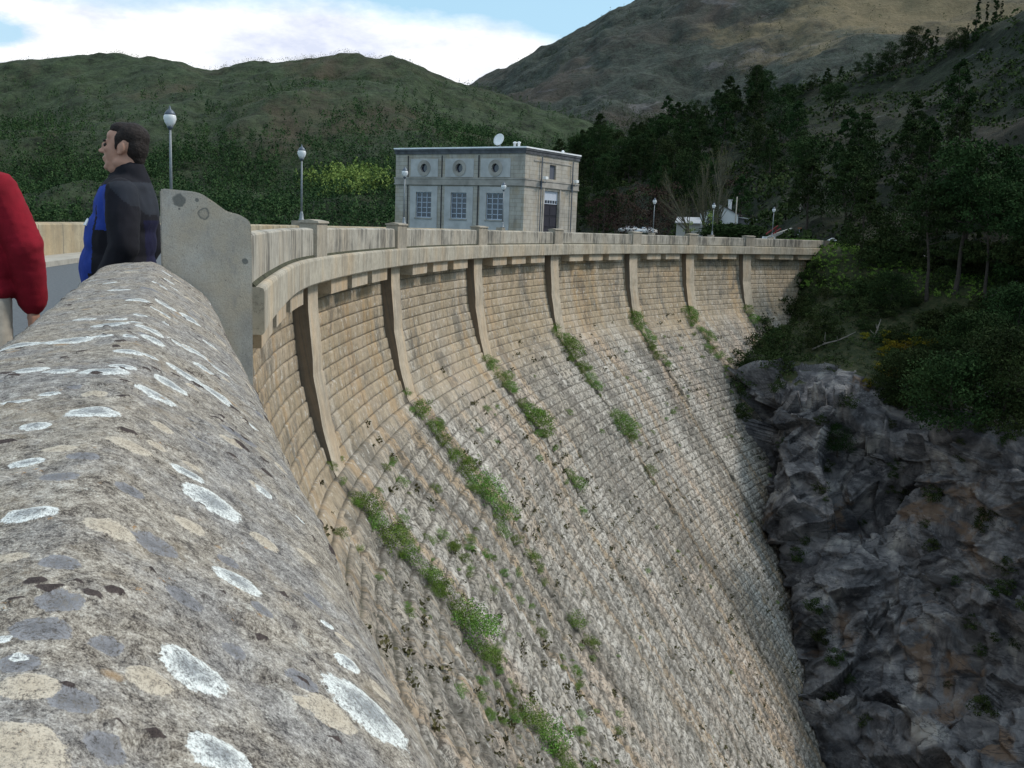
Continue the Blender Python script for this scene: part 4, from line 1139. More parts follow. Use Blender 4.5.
# far woods
def forest(name, V, n, dens, seed, hmin, hmax, mat, lq=40, wid=.33):
    rng = np.random.default_rng(seed); X, Y = scr(V); d = dens(X, Y, V) * (np.arange(V.shape[1])[None, :] < V.shape[1] * .765)
    e1 = np.linalg.norm(np.gradient(V, axis=0), axis=-1); e2 = np.linalg.norm(np.gradient(V, axis=1), axis=-1)
    w = (d * e1 * e2).ravel(); w /= w.sum(); i = rng.choice(len(w), size=n, p=w)
    P = V.reshape(-1, 3)[i] + rng.normal(size=(n, 3)) * np.array([2.5, 2.5, 0]); H = rng.uniform(hmin, hmax, n)
    f = rng.uniform(.12, 1, (n, lq)); a = rng.uniform(0, 6.283, (n, lq)); r = wid * H[:, None] * (1 - f) ** .6 * rng.uniform(.3, 1, (n, lq)) + .02 * H[:, None]
    Q = np.stack([P[:, None, 0] + r * np.cos(a), P[:, None, 1] + r * np.sin(a), P[:, None, 2] + f * H[:, None]], -1).reshape(-1, 3)
    Vq, F = rand_rot_quads(Q, np.repeat(H * .07, lq) * rng.uniform(.6, 1.3, n * lq), rng, .75)
    tone = np.clip(np.repeat(rng.uniform(0, .8, n), lq) + rng.uniform(0, .2, n * lq), 0, 1)
    me = np_mesh(name, Vq, F, attr={'tone': np.repeat(tone, 4)})
    return tag(link(name, me, None, mat), kind='stuff')
def dA(X, Y, V):
    lim = np.interp(X, [-200, 0, 100, 200, 300, 400, 480], [118, 130, 142, 142, 138, 136, 134]) + 55 * fbm(V / 110, 4, 12)
    return ((X > -260) & (X < 620)) * (np.clip((Y - lim) / 45 + .35, .05, 1.0) * (.35 + .65 * (fbm(V / 38, 3, 13) > -.08)) * (Y > 84))
tag(forest('hill_scrub', VA, 16000, lambda X, Y, V: ((X > -260) & (X < 620)) * (Y < 170) * (.2 + (fbm(V / 45, 3, 19) > .0)), 37, 1.5, 4.5, M_SHRUB, 8, .8), 'low dark scrub dotted over the upper slope of the far hill', 'scrub')
tag(forest('pine_wood', VA, 15500, dA, 31, 4.5, 9.5, M_FOREST, 26), 'dark pine wood covering the lower slope of the far hill across the reservoir', 'wood')
tag(forest('sunlit_wood', VA, 620, lambda X, Y, V: np.exp(-(((X - 350) / 30) ** 2 + ((Y - 187) / 7) ** 2)), 32, 5, 9.5, M_LIGHTTREE, 30), 'sunlit patch of trees, painted bright yellow green, amid the dark pine wood', 'wood')  # sunlight on these trees is painted as brighter leaf colour
def dB(X, Y, V):
    c_ = fbm(V / 120, 4, 14)
    return ((X > 420) & (X < 1100)) * (np.where(Y > 105, .9 * (c_ > -.15), .05) + .25 * (c_ > .22) * (Y > 40))
tag(forest('mountain_scrub', VB, 20000, lambda X, Y, V: ((X > 420) & (X < 1100)) * (Y < 200) * (.15 + (fbm(V / 90, 4, 29) > .05)), 39, 1.5, 4.5, M_SHRUB, 6, .9), 'low scrub dotted over the upper mountain flank', 'scrub')
tag(forest('mountain_wood', VB, 7500, dB, 33, 5, 10, M_FOREST, 18, .5), 'scattered trees and scrub on the flank of the mountain behind the building', 'wood')
# ------------------------------------------------------------------ square building on the dam
BO = (-13.7, 112.9)
bld = empty('valve_house', (BO[0], BO[1], 0), R(-32.0))
tag(bld, 'square two storey grey stone building with round upper windows standing on the dam', 'building')
t = NT('building_stone'); ob = t.coord('Object'); geo = t.node('TexCoord')
c = t.ramp(t.noise(ob, .8, 7, .65), [(0.3, (0.33, 0.31, 0.28)), (0.7, (0.48, 0.45, 0.40))])
bk = t.node('TexBrick'); cm = t.node('CombineXYZ'); sx = t.node('SeparateXYZ'); t.L(ob, sx.inputs[0])
t.L(t.math('ADD', sx.outputs[0], sx.outputs[1]), cm.inputs[0]); t.L(sx.outputs[2], cm.inputs[1]); t.L(cm.outputs[0], bk.inputs['Vector'])
bk.inputs['Scale'].default_value = 1.0; bk.inputs['Brick Width'].default_value = 1.1; bk.inputs['Row Height'].default_value = .42; bk.inputs['Mortar Size'].default_value = .02
bk.inputs['Color1'].default_value = (1, 1, 1, 1); bk.inputs['Color2'].default_value = (.80, .79, .77, 1); bk.inputs['Mortar'].default_value = (.5, .48, .45, 1)
c = t.mix(.8, c, bk.outputs['Color'], 'MULTIPLY')
st = t.noise(t.mapping(ob, (1.2, 1.2, .18)), 1.2, 6, .7)
c = t.mix(t.ramp(st, [(.52, 0.), (.68, .55)]), c, (.13, .12, .11))
c = t.mix(t.ramp(t.noise(t.mapping(ob, (.5, .5, .3), (3, 3, 3)), 1.5, 5, .6), [(.50, 0.), (.66, .5)]), c, (.36, .28, .18))
M_BSTONE = t.fin(c, t.bump(t.noise(ob, 6, 7, .7), .4, .05), .95)
M_BPANEL = simple('building_render', (0.42, 0.42, 0.42), .9, .18, .9, .2)
M_BBAND = simple('building_band_stone', (0.32, 0.30, 0.275), .9, .3, .8, .2)
W_, Dp, Hh = 16.8, 11.3, 8.75
def wall_with_holes(b, x0, x1, z0, z1, holes, y0, y1):
    """front wall slab (normal -y) with rectangular holes, butt-jointed boxes"""
    xs = sorted({x0, x1} | {h[0] for h in holes} | {h[1] for h in holes}); zs = sorted({z0, z1} | {h[2] for h in holes} | {h[3] for h in holes})
    for i in range(len(xs) - 1):
        run = None
        for j in range(len(zs) - 1):
            cx, cz = (xs[i] + xs[i + 1]) / 2, (zs[j] + zs[j + 1]) / 2
            hole = any(h[0] < cx < h[1] and h[2] < cz < h[3] for h in holes)
            if not hole:
                b.box(xs[i], xs[i + 1], y0, y1, zs[j], zs[j + 1])
WX = [(2.9, 5.0), (7.6, 9.65), (12.15, 14.25)]
b = MB()
wall_with_holes(b, 0, W_, -8, Hh, [(x0, x1, 1.98, 4.72) for x0, x1 in WX] + [((x0 + x1) / 2 - .55, (x0 + x1) / 2 + .55, 6.73, 7.83) for x0, x1 in WX], 0, .5)
b.box(0, W_, Dp - .5, Dp, -8, Hh); b.box(0, .5, .5, Dp - .5, -8, Hh)
# side wall with the door opening
for (a0, a1, z0, z1) in [(.5, 4.0, -8, Hh), (7.2, Dp - .5, -8, Hh), (4.0, 7.2, 5.25, 6.45), (4.0, 7.2, 7.95, Hh), (4.0, 7.2, -8, 0), (4.0, 4.95, 6.45, 7.95), (6.3, 7.2, 6.45, 7.95)]:
    b.box(W_ - .5, W_, a0, a1, z0, z1)
b.box(.5, W_ - .5, .5, Dp - .5, -8, .02)
b.build('stone_walls', M_BSTONE, bld)
# render panels set between piers, dark joints at the piers
for x0, x1 in WX:
    xc = (x0 + x1) / 2
    b = MB(); wall_with_holes(b, xc - 1.85, xc + 1.85, .6, 5.35, [(x0, x1, 1.98, 4.72)], -.05, -.003); b.build('render_panel', M_BPANEL, bld)
    b = MB(); wall_with_holes(b, xc - 1.85, xc + 1.85, 6.35, 8.25, [(xc - .55, xc + .55, 6.73, 7.83)], -.05, -.003); b.build('render_panel', M_BPANEL, bld)
M_SEAM = simple('dark_joint', (.05, .05, .055), .9, .3)
for x in (1.75, 6.33, 11.1):
    b = MB(); b.box(x - .06, x + .06, -.06, -.004, .1, 5.48); b.build('joint', M_SEAM, bld); b = MB(); b.box(x - .06, x + .06, -.06, -.004, 6.3, 8.6); b.build('joint', M_SEAM, bld)
b = MB()
b.box(-.12, W_ + .12, -.16, -.0505, 5.50, 5.62); b.box(-.12, W_ + .12, -.16, -.0505, 6.14, 6.28); b.box(-.06, W_ + .06, -.10, -.0505, 5.621, 6.139)
b.box(W_ + .003, W_ + .14, -.04, Dp + .1, 5.50, 5.62); b.box(W_ + .003, W_ + .14, -.04, Dp + .1, 6.14, 6.28); b.box(W_ + .003, W_ + .08, -.04, Dp + .1, 5.621, 6.139)
b.build('string_course', M_BBAND, bld)
b = MB(); b.mi = 0
b.box(-.10, W_ + .10, -.10, Dp + .10, Hh, 9.08); b.box(-.16, W_ + .16, -.16, Dp + .16, 9.081, 9.28)
cor = b.build('cornice', simple('stained_cornice', (0.085, 0.09, 0.10), .9, .4, 1.5, .2), bld)
b = MB(); b.box(-.20, W_ + .20, -.20, Dp + .20, 9.281, 9.43, .02); b.build('roof', simple('roof_slab_edge', (0.80, 0.82, 0.85), .7, .12, 1), bld)
for x0, x1 in WX:
    xc = (x0 + x1) / 2
    b = MB(); z0, z1 = 1.98, 4.72
    b.box(x0, x0 + .09, .12, .22, z0, z1); b.box(x1 - .09, x1, .12, .22, z0, z1); b.box(x0 + .09, x1 - .09, .12, .22, z0, z0 + .09); b.box(x0 + .09, x1 - .09, .12, .22, z1 - .09, z1)
    for k in range(1, 3): xx = x0 + (x1 - x0) * k / 3; b.box(xx - .045, xx + .045, .13, .21, z0 + .09, z1 - .09)
    for k in range(1, 5):
        zz = z0 + (z1 - z0) * k / 5
        for q in range(3):
            b.box(x0 + (x1 - x0) * q / 3 + .09, x0 + (x1 - x0) * (q + 1) / 3 - .047 + (-.043 if q == 2 else 0), .14, .20, zz - .035, zz + .035)
    f = b.build('window', M_FRAME, bld)
    b = MB(); b.box(x0 + .02, x1 - .02, .17, .185, z0 + .02, z1 - .02); g = b.build('glass', M_GLASS, f)
    b = MB(); b.box(x0 - .12, x1 + .12, -.14, .11, z0 - .14, z0 - .002); b.build('sill', M_BBAND, f)
    # round upper window
    zc = 7.28; b = MB(); n = 28
    for k in range(n):
        a0, a1 = 2 * math.pi * k / n, 2 * math.pi * (k + 1) / n
        def P(r_, a_, y_): return (xc + r_ * math.cos(a_), y_, zc + r_ * math.sin(a_))
        vs = [b.bm.verts.new(P(*q)) for q in ((.46, a0, -.10), (.46, a1, -.10), (.86, a1, -.10), (.86, a0, -.10), (.46, a0, .30), (.46, a1, .30), (.86, a1, -.04), (.86, a0, -.04))]
        b.bm.faces.new((vs[0], vs[1], vs[2], vs[3])); b.bm.faces.new((vs[0], vs[4], vs[5], vs[1])); b.bm.faces.new((vs[3], vs[2], vs[6], vs[7]))
    r_ = b.build('round_window', M_BBAND, bld)
    b = MB(); n = 28; vs = [b.bm.verts.new((xc + .5 * math.cos(2 * math.pi * k / n), .20, zc + .5 * math.sin(2 * math.pi * k / n))) for k in range(n)]; b.bm.faces.new(vs); b.build('glass', M_GLASS, r_)
    # corner spandrels round the circle
    b = MB()
    for qx in (-1, 1):
        for qz in (-1, 1):
            pts_ = [(xc + qx * .56, -.02, zc + qz * .56)] + [(xc + qx * .47 * math.cos(a), -.02, zc + qz * .47 * math.sin(a)) for a in np.linspace(0, math.pi / 2, 6)]
            pts_ = [(xc + qx * .56, -.02, zc)] + pts_[1:] + [(xc, -.02, zc + qz * .56), (xc + qx * .56, -.02, zc + qz * .56)]
            b.poly(pts_, .3, (0, 1, 0))
    b.build('surround', M_BPANEL, r_)
# door with pale transom
b = MB(); b.box(W_ - .32, W_ - .22, 4.0, 7.2, .02, 3.86); dr = b.build('door', M_DARK, bld)
b = MB()
for z in (.3, 1.5, 2.7): b.box(W_ - .215, W_ - .19, 4.2, 5.5, z, z + .95); b.box(W_ - .215, W_ - .19, 5.7, 7.0, z, z + .95)
b.build('door_panel', simple('door_panel_paint', (.03, .03, .042), .6, .1), dr)
b = MB(); b.box(W_ - .30, W_ - .20, 4.0, 7.2, 4.25, 5.25); b.box(W_ - .30, W_ - .20, 4.0, 7.2, 3.862, 3.93)
for k in range(7): y = 4.0 + 3.2 * k / 6; b.box(W_ - .30, W_ - .20, y - (.05 if k else 0), y + (.05 if k < 6 else 0), 3.931, 4.249)
b.build('transom', simple('transom_paint', (.48, .52, .60), .6, .08), dr)
b = MB(); b.box(W_ - .28, W_ - .18, 4.95, 6.3, 6.45, 7.95); b.build('shutter', simple('grey_shutter', (.10, .11, .14), .6, .1), bld)
# stone reveal panel on the side and ledge
b = MB(); b.box(W_ + .002, W_ + .06, 1.7, 9.5, 8.12, 8.24); b.box(W_ + .002, W_ + .08, 3.72, 3.97, .1, 5.45); b.box(W_ + .002, W_ + .08, 7.23, 7.48, .1, 5.45); b.build('door_surround', M_BBAND, bld)
for y in (3.05, 9.7):
    b = MB(); b.tube([(W_ + .18, y, .2), (W_ + .18, y, 8.6)], .06, 8); b.build('downpipe', M_LAMPCAP, bld)
    b = MB(); b.box(W_ + .14, W_ + .75, y - .04, y + .04, 5.95, 6.02); b.box(W_ + .14, W_ + .20, y - .15, y + .15, 5.4, 6.1); f = b.build('floodlight', M_LAMPCAP, bld)
    b = MB(); b.box(W_ + .45, W_ + .85, y - .28, y + .28, 6.30, 6.62, .05); b.tube([(W_ + .6, y, 6.0), (W_ + .6, y, 6.35)], .03, 6); b.build('lamp_head', M_WHITE, f)
# roof things
dish = empty('antenna', (0, 0, 0)); dish.parent = bld; dish.location = (12.8, 1.3, 9.42)
b = MB(); b.tube([(0, 0, 0), (0, 0, .8)], .05, 8); b.build('mast', M_POLE, dish)
b = MB(); n = 24
rings = []
for r_, y_ in ((0.02, 0), (.25, -.03), (.45, -.10), (.62, -.2), (.62, -.17), (.40, -.06), (.02, .03)):
    rings.append([b.bm.verts.new((r_ * math.cos(2 * math.pi * k / n), y_ - .1 + .35 * r_ * math.sin(2 * math.pi * k / n), .85 + r_ * math.sin(2 * math.pi * k / n))) for k in range(n)])
for i in range(len(rings) - 1):
    for k in range(n): b.bm.faces.new((rings[i][k], rings[i][(k + 1) % n], rings[i + 1][(k + 1) % n], rings[i + 1][k]))
b.build('dish', M_WHITE, dish, True)
for x in (14.7, 15.2):
    b = MB(); b.lathe([(.13, 0), (.13, .45), (.2, .46), (.2, .55), (.05, .62)], (x, 1.2, 9.42), 10); b.build('roof_vent', M_WHITE, bld, True)
b = MB(); b.lathe([(.16, 0), (.16, .3), (.05, .4)], (W_ - 1, 9.4, 9.42), 10); b.build('roof_vent', M_WHITE, bld)
# terrace joining the building to the crest
b = MB()
tp = [axis_pt(s)[0] - axis_pt(s)[2] * 6.46 for s in np.linspace(bs0 - .2, bs1 + .2, 6)]
loc2w = lambda x, y: (BO[0] + x * math.cos(R(-32)) - y * math.sin(R(-32)), BO[1] + x * math.sin(R(-32)) + y * math.cos(R(-32)))
poly_ = [(float(p[0]), float(p[1]), -.3) for p in tp] + [(*loc2w(W_ + .01, Dp), -.3), (*loc2w(W_ + .01, 0), -.3)]
b.poly(poly_, .29, (0, 0, 1)); tag(b.build('terrace', M_PAVE), kind='structure')

# ------------------------------------------------------------------ far bank: house, cars, poles
house = empty('white_house', (36.4, 184, -.1), R(-14))
house.scale = (1.1, 1.1, 1.1)
tag(house, 'small white gabled house behind the bare poplars at the far end of the dam', 'house')
b = MB(); b.poly([(-3.1, 0, 0), (3.1, 0, 0), (3.1, 0, 4.6), (0, 0, 6.15), (-3.1, 0, 4.6)], 9, (0, 1, 0)); b.build('walls', M_WHITE, house)
b = MB()
b.poly([(-3.5, -.3, 4.42), (0, -.3, 6.17), (0, -.3, 6.33), (-3.6, -.3, 4.55)], 9.6, (0, 1, 0)); b.poly([(3.5, -.3, 4.42), (3.6, -.3, 4.55), (0, -.3, 6.331), (0, -.3, 6.171)], 9.6, (0, 1, 0))
rf = b.build('roof', M_ROOF, house)
b = MB(); b.box(1.2, 1.8, 3.5, 4.1, 5.2, 7.0, .02); b.box(1.1, 1.9, 3.4, 4.2, 7.001, 7.12); b.build('chimney', M_WHITE, rf)
b = MB(); b.box(-1.0, .1, -.05, -.01, 1.6, 2.9); w_ = b.build('window', M_FRAME, house); b = MB(); b.box(-.9, 0, -.08, -.052, 1.7, 2.8); b.build('glass', M_GLASS, w_)
b = MB(); b.poly([(3.12, .5, 0), (7.5, .5, 0), (7.5, .5, 3.6), (3.12, .5, 4.1)], 7, (0, 1, 0)); b.build('side_wing', simple('dark_grey_render', (.14, .14, .15), .9, .2, 1), house)  # wing render is dark grey
b = MB(); b.poly([(3.12, .2, 4.12), (7.9, .2, 3.62), (7.9, .2, 3.75), (3.12, .2, 4.3)], 7.6, (0, 1, 0)); b.build('wing_roof', simple('pale_sheet_roof', (.45, .45, .45), .7, .1), house)
shed = empty('shed', (30.3, 180, -.1), R(-10))
tag(shed, 'low pale lean-to shed left of the white gabled house', 'shed')
b = MB(); b.box(-2.1, 2.1, 0, 4, 0, 3.1); b.build('walls', simple('shed_render', (.38, .38, .36), .9, .15), shed)
b = MB(); b.poly([(-2.4, -.6, 3.12), (2.4, -.6, 3.12), (2.1, 4, 4.2), (-2.1, 4, 4.2)], .14, (0, 0, 1)); b.build('roof', simple('shed_roof', (.34, .35, .37), .7, .15), shed)
b = MB(); b.box(-.5, .5, -.06, -.01, 0, 2.1); b.build('door', M_DARK, shed)

# hedge in front of the house
hm = foliage_mesh('hedge_leaves', 'round', 3.3, 2.2, 501, 200, 60, .14)
co = np.zeros(len(hm.vertices) * 3, dtype=np.float32); hm.vertices.foreach_get('co', co); co = co.reshape(-1, 3); co[:, 0] *= 2.6; co[:, 2] *= .95; hm.vertices.foreach_set('co', co.ravel())
hm.materials.append(M_PINE); ho = bpy.data.objects.new('hedge', hm); COL.objects.link(ho); p = sight(733, 300, 165); ho.location = (p[0], p[1], -.1)
tag(ho, 'long dark clipped hedge in front of the white house', 'hedge')

# bare poplars
def poplar(seed, h, spread, nb):
    rr_ = random.Random(seed); b = MB(); tips = []
    def br(p, d, L, r, lvl):
        pts_ = [p]; q = p.copy(); dd = d.copy()
        for k in range(4):
            dd = (dd + Vector((rr_.uniform(-.12, .12), rr_.uniform(-.12, .12), .10))).normalized(); q = q + dd * L / 4; pts_.append(q.copy())
        b.tube(pts_, [r * (1 - .2 * k) for k in range(5)], 5 if lvl else 7, False)
        if lvl < 3:
            for k in range(nb[lvl]):
                f = rr_.uniform(.15, .95); i = min(3, int(f * 4)); s = pts_[i].lerp(pts_[i + 1], f * 4 - i); a = rr_.uniform(0, 6.283)
                nd = (dd * 1.0 + Vector((math.cos(a), math.sin(a), .3)) * spread).normalized(); br(s, nd, L * rr_.uniform(.4, .62) * (1.1 - .4 * f), r * .45 * (1.1 - .5 * f), lvl + 1)
        tips.extend(pts_[2:])
    br(Vector((0, 0, -.3)), Vector((0, 0, 1)), h * .75, h * .017, 0)
    me = b.mesh('poplar_branches')
    rng = np.random.default_rng(seed); T = np.array([tuple(t_) for t_ in tips]); P = T[rng.integers(0, len(T), 800)] + rng.normal(size=(800, 3)) * .28
    V, F = rand_rot_quads(P, .07, rng); lm = np_mesh('poplar_twigs', V, F, attr={'tone': rng.uniform(0, 1, len(V) // 4).repeat(4)})
    return me, lm
for seed, px, h, d, lean, lab in [(1, 712, 17, 168, .06, 'tallest bare poplar in front of the white house'), (2, 700, 14, 170, -.14, 'bare poplar left of the tallest one, with yellow green shoots at its foot'), (3, 690, 13, 172, -.42, 'bare poplar leaning to the left beside the shed')]:
    me_, lm = poplar(seed, h, .42, (13, 7, 3)); root = empty('poplar_tree', tuple(sight(px, 300, d)[:2]) + (-.1,)); root.rotation_euler = (0, lean, 0)
    link('trunk', me_, root, M_BARE); link('twigs', lm, root, M_OLIVE); tag(root, lab, 'poplar tree')
sp = Plant('young_tree', trunk_mesh('young_trunk', 5, .07, 77, 6, 1.2), foliage_mesh('young_crown', 'round', 5, 1.5, 277, 30, 20, .13), M_TRUNK, M_LIGHTTREE)
for px, d, s, l in [(706, 169, 1.1, 'small yellow green tree in leaf between the bare poplars'), (685, 176, .75, 'low yellow green bush-like tree before the shed')]:
    sp.put(tuple(sight(px, 300, d)[:2]) + (-.1,), s, px, l, 'tree')

# cars
def make_car(col):
    root = empty('parked_car'); L, W = 4.1, 1.7
    pr = [(-2.05, .35), (-2.08, .62), (-1.95, .88), (-1.6, .98), (-1.05, 1.02), (-.45, 1.40), (.75, 1.42), (1.45, 1.05), (1.95, .95), (2.08, .75), (2.05, .35)]
    b = MB(); b.poly([(x, -W / 2, z) for x, z in pr], W, (0, 1, 0)); me = b.mesh('car_body')
    for v in me.vertices:
        if v.co.z > 1.1: v.co.y *= .80
    bm = bmesh.new(); bm.from_mesh(me); bmesh.ops.bevel(bm, geom=bm.edges[:], offset=.05, segments=2, affect='EDGES'); bm.to_mesh(me); bm.free()
    link('body', me, root, col, True)
    for y, s in ((-1, -1), (1, 1)):
        b = MB(); b.poly([(-.98, y * .80, 1.04), (-.42, y * .705, 1.36), (.70, y * .705, 1.37), (1.30, y * .80, 1.06)], .03, (0, s, 0)); b.build('side_window', M_GLASS, root)
    b = MB(); b.poly([(-1.09, -.72, 1.03), (-1.09, .72, 1.03), (-.50, .6, 1.39), (-.50, -.6, 1.39)], .03, (-.5, 0, .85)); b.build('windscreen', M_GLASS, root)
    b = MB(); b.poly([(1.42, -.72, 1.09), (1.42, .72, 1.09), (.80, .6, 1.41), (.80, -.6, 1.41)], .03, (.5, 0, .85)); b.build('rear_window', M_GLASS, root)
    for x in (-1.3, 1.3):
        for y in (-.80, .80):
            b = MB(); b.tube([(x, y - .1, .31), (x, y + .1, .31)], .31, 18); w = b.build('wheel', M_BLACK, root)
            b = MB(); b.tube([(x, y - .11, .31), (x, y + .11, .31)], .18, 14); b.build('rim', M_POLE, w)
    for y in (-.6, .6):
        b = MB(); b.box(-2.11, -2.03, y - .17, y + .17, .62, .76, .02); b.build('headlight', M_WHITE, root)
        b = MB(); b.box(2.03, 2.11, y - .17, y + .17, .66, .80, .02); b.build('tail_light', M_RED, root)
    return root
c0 = make_car(M_WHITE)
spots = [((832, 300, 140), 2.9, 'white car parked beside the grass at the end of the dam', .06), ((626, 300, 196), .4, 'leftmost white car parked below the wooded spur', 1.0), ((642, 300, 192), .2, 'white car parked between the square building and the poplars, second from the left', .9)]
for i, (q, rz, lab, z) in enumerate(spots):
    c_ = c0 if i == 0 else copy_tree(c0)
    p = sight(*q); c_.location = (p[0], p[1], z - .1); c_.rotation_euler = (0, 0, rz); tag(c_, lab, 'car', 'white cars parked beyond the dam')
# barrier with pale boom and dark red rails
bar = empty('road_barrier', tuple(sight(768, 300, 150)[:2]) + (-.1,), .2)
tag(bar, 'pale tilted road barrier with dark red struts at the far end of the dam', 'barrier')
b = MB(); b.box(-.3, .3, -.3, .3, 0, 1.3, .03); b.build('post_box', M_WHITE, bar)
b = MB(); b.poly([(-1.2, 0, 1.15), (.6, 0, 1.9), (3.0, 0, 2.75), (3.0, 0, 2.6), (.6, 0, 1.45), (-1.2, 0, .6)], .5, (0, 1, 0)); b.build('boom', simple('pale_panel', (.42, .40, .37), .7, .15), bar)
b = MB(); b.tube([(-1.0, .2, 1.7), (.8, .2, 3.0)], .10, 6); b.tube([(-.2, .2, 1.6), (1.3, .2, 2.6)], .10, 6); b.tube([(.5, .2, 1.2), (.5, .2, 2.6)], .10, 6); b.build('strut', M_RED, bar)
b = MB(); b.box(-1.5, -.9, -.1, .4, .9, 1.35, .03); b.build('counterweight', M_WHITE, bar)
sg = empty('sign_post', tuple(sight(794, 300, 148)[:2]) + (-.1,))
tag(sg, 'thin post with a white marker board near the far end of the dam', 'sign post')
b = MB(); b.tube([(0, 0, 0), (0, 0, 2.9)], .05, 8); b.build('post', M_POLE, sg)
b = MB(); b.box(-.22, .22, -.09, -.05, 1.0, 2.0); b.build('marker_board', M_WHITE, sg)
b = MB(); b.box(-.28, .28, -.09, -.05, 2.6, 2.85); b.build('plate', simple('dull_orange_paint', (.25, .12, .06), .7, .1), sg)
def pole(px, d, h, r, lab, mat, arms=True, z=-.1):
    ro = empty('utility_pole', tuple(sight(px, 300, d)[:2]) + (z,)); tag(ro, lab, 'utility pole')
    b = MB(); b.tube([(0, 0, -1), (0, 0, h)], [r, r * .65], 8); b.build('pole', mat, ro, True)
    if arms:
        b = MB(); b.box(-.8, .8, -.06, .06, h - .5, h - .38); b.build('crossarm', mat, ro)
        for x in (-.7, 0, .7): b = MB(); b.lathe([(.03, 0), (.05, .05), (.05, .15), (.02, .2)], (x, 0, h - .38), 8); b.build('insulator', M_WHITE, ro)
    return ro
pole(730, 182, 8.2, .14, 'pale concrete utility pole just right of the white house', M_PAVE, False)
pole(793, 156, 8.8, .13, 'thin pale wooden pole rising behind the sign post', M_WOOD, False)
pq = on_bank(1012, 250, VC); ro = pole(1012, 112, 10.5, .17, 'dark twin-legged wooden power pole at the right edge', M_DARKWOOD, False, float(sight(1012, 232, 112)[2]))
b = MB(); b.tube([(.9, 0, -2), (.55, 0, 10.4)], [.17, .11], 8); b.box(-.3, 1.0, -.08, .08, 9.2, 9.4); b.build('second_leg', M_DARKWOOD, ro, True)

# wire fence along the yard
fe = empty('fence', (0, 0, 0)); f0 = sight(800, 300, 152)[:2]; f1 = sight(850, 300, 140)[:2]; fe.location = (f0[0], f0[1], -.1)
tag(fe, 'dark metal fence along the yard beyond the end of the dam', 'fence')
dv = f1 - f0
for k in range(9):
    q = dv * k / 8; b = MB(); b.box(q[0] - .05, q[0] + .05, q[1] - .05, q[1] + .05, 0, 2.1); b.build('post', M_LAMPCAP, fe)
b = MB()
for z in (.3, 1.0, 1.95): b.tube([(0, 0, z), (dv[0], dv[1], z)], .035, 5)
for k in range(90):
    q = dv * k / 90; b.tube([(q[0], q[1], .1), (q[0], q[1], 2.05)], .018, 4, False)
b.build('mesh_panel', M_LAMPCAP, fe)

# ------------------------------------------------------------------ people
def blob(name, prims, voxel, mats, parent, smooth_it=4, colfn=None, noise=None):
    """prims: ('e', centre, radii[, rot]) ellipsoid; ('t', pts, rads) tapered tube -> one continuous surface"""
    bm = bmesh.new()
    def ell(c, r, rot=None):
        m = Matrix.Translation(Vector(c)) @ (rot if rot else Matrix.Identity(4)) @ Matrix.Diagonal((r[0], r[1], r[2], 1))
        bmesh.ops.create_icosphere(bm, subdivisions=3, radius=1, matrix=m)
    for p in prims:
        if p[0] == 'e': ell(*p[1:])
        else:
            pts_, rd = [Vector(q) for q in p[1]], p[2]
            for i in range(len(pts_) - 1):
                a, b_ = pts_[i], pts_[i + 1]; L = (b_ - a).length; n = max(2, int(L / (min(rd[i], rd[i + 1]) * .5)) + 1); n = min(n, 24)
                for k in range(n + 1):
                    f = k / n; r = rd[i] * (1 - f) + rd[i + 1] * f
                    bmesh.ops.create_icosphere(bm, subdivisions=2, radius=r, matrix=Matrix.Translation(a.lerp(b_, f)))
    me = bpy.data.meshes.new(name); bm.to_mesh(me); bm.free()
    o = bpy.data.objects.new(name, me); COL.objects.link(o)
    md = o.modifiers.new('r', 'REMESH'); md.mode = 'VOXEL'; md.voxel_size = voxel
    ms = o.modifiers.new('s', 'SMOOTH'); ms.iterations = smooth_it; ms.factor = .5
    dg = bpy.context.evaluated_depsgraph_get(); me2 = bpy.data.meshes.new_from_object(o.evaluated_get(dg))
    bpy.data.objects.remove(o); bpy.data.meshes.remove(me)
    n = len(me2.vertices); co = np.zeros(n * 3, dtype=np.float32); me2.vertices.foreach_get('co', co); co = co.reshape(-1, 3)
    if noise:
        no = np.zeros(n * 3, dtype=np.float32); me2.vertices.foreach_get('normal', no); no = no.reshape(-1, 3)
        amp, scl, seed = noise; co = co + no * (ridged(co * np.array(scl), 3, seed)[:, None] * amp)
        me2.vertices.foreach_set('co', co.astype(np.float32).ravel())
    for m in mats: me2.materials.append(m)
    if colfn:
        fc = np.zeros(len(me2.polygons) * 3, dtype=np.float32); me2.polygons.foreach_get('center', fc)
        me2.polygons.foreach_set('material_index', colfn(fc.reshape(-1, 3)).astype(np.int32))
    me2.polygons.foreach_set('use_smooth', [True] * len(me2.polygons)); me2.name = name; me2.update()
    o = bpy.data.objects.new(name, me2); COL.objects.link(o); o.parent = parent
    return o
def cloth(name, col, var=.25):
    t = NT(name); ob = t.coord('Object'); c = t.ramp(t.noise(ob, 9, 6, .65), [(.3, tuple(x * (1 - var) for x in col)), (.7, tuple(x * (1 + var) for x in col))])
    return t.fin(c, t.bump(t.noise(ob, 260, 3, .6), .35, .003), .95)
M_SKIN = simple('skin', (0.40, 0.225, 0.165), .55, .10, 25, .1)
M_HAIR = simple('dark_hair', (0.018, 0.013, 0.012), .75, .4, 90, .8)
M_EYE = simple('eye_dark', (0.02, 0.015, 0.012), .3, .1)
M_BLACKC = cloth('black_fleece', (0.012, 0.012, 0.017)); M_BLUEC = cloth('royal_blue_cloth', (0.018, 0.045, 0.26)); M_GREYC = cloth('slate_grey_cloth', (0.024, 0.027, 0.036)); M_NAVY = cloth('navy_cloth', (0.010, 0.010, 0.035))
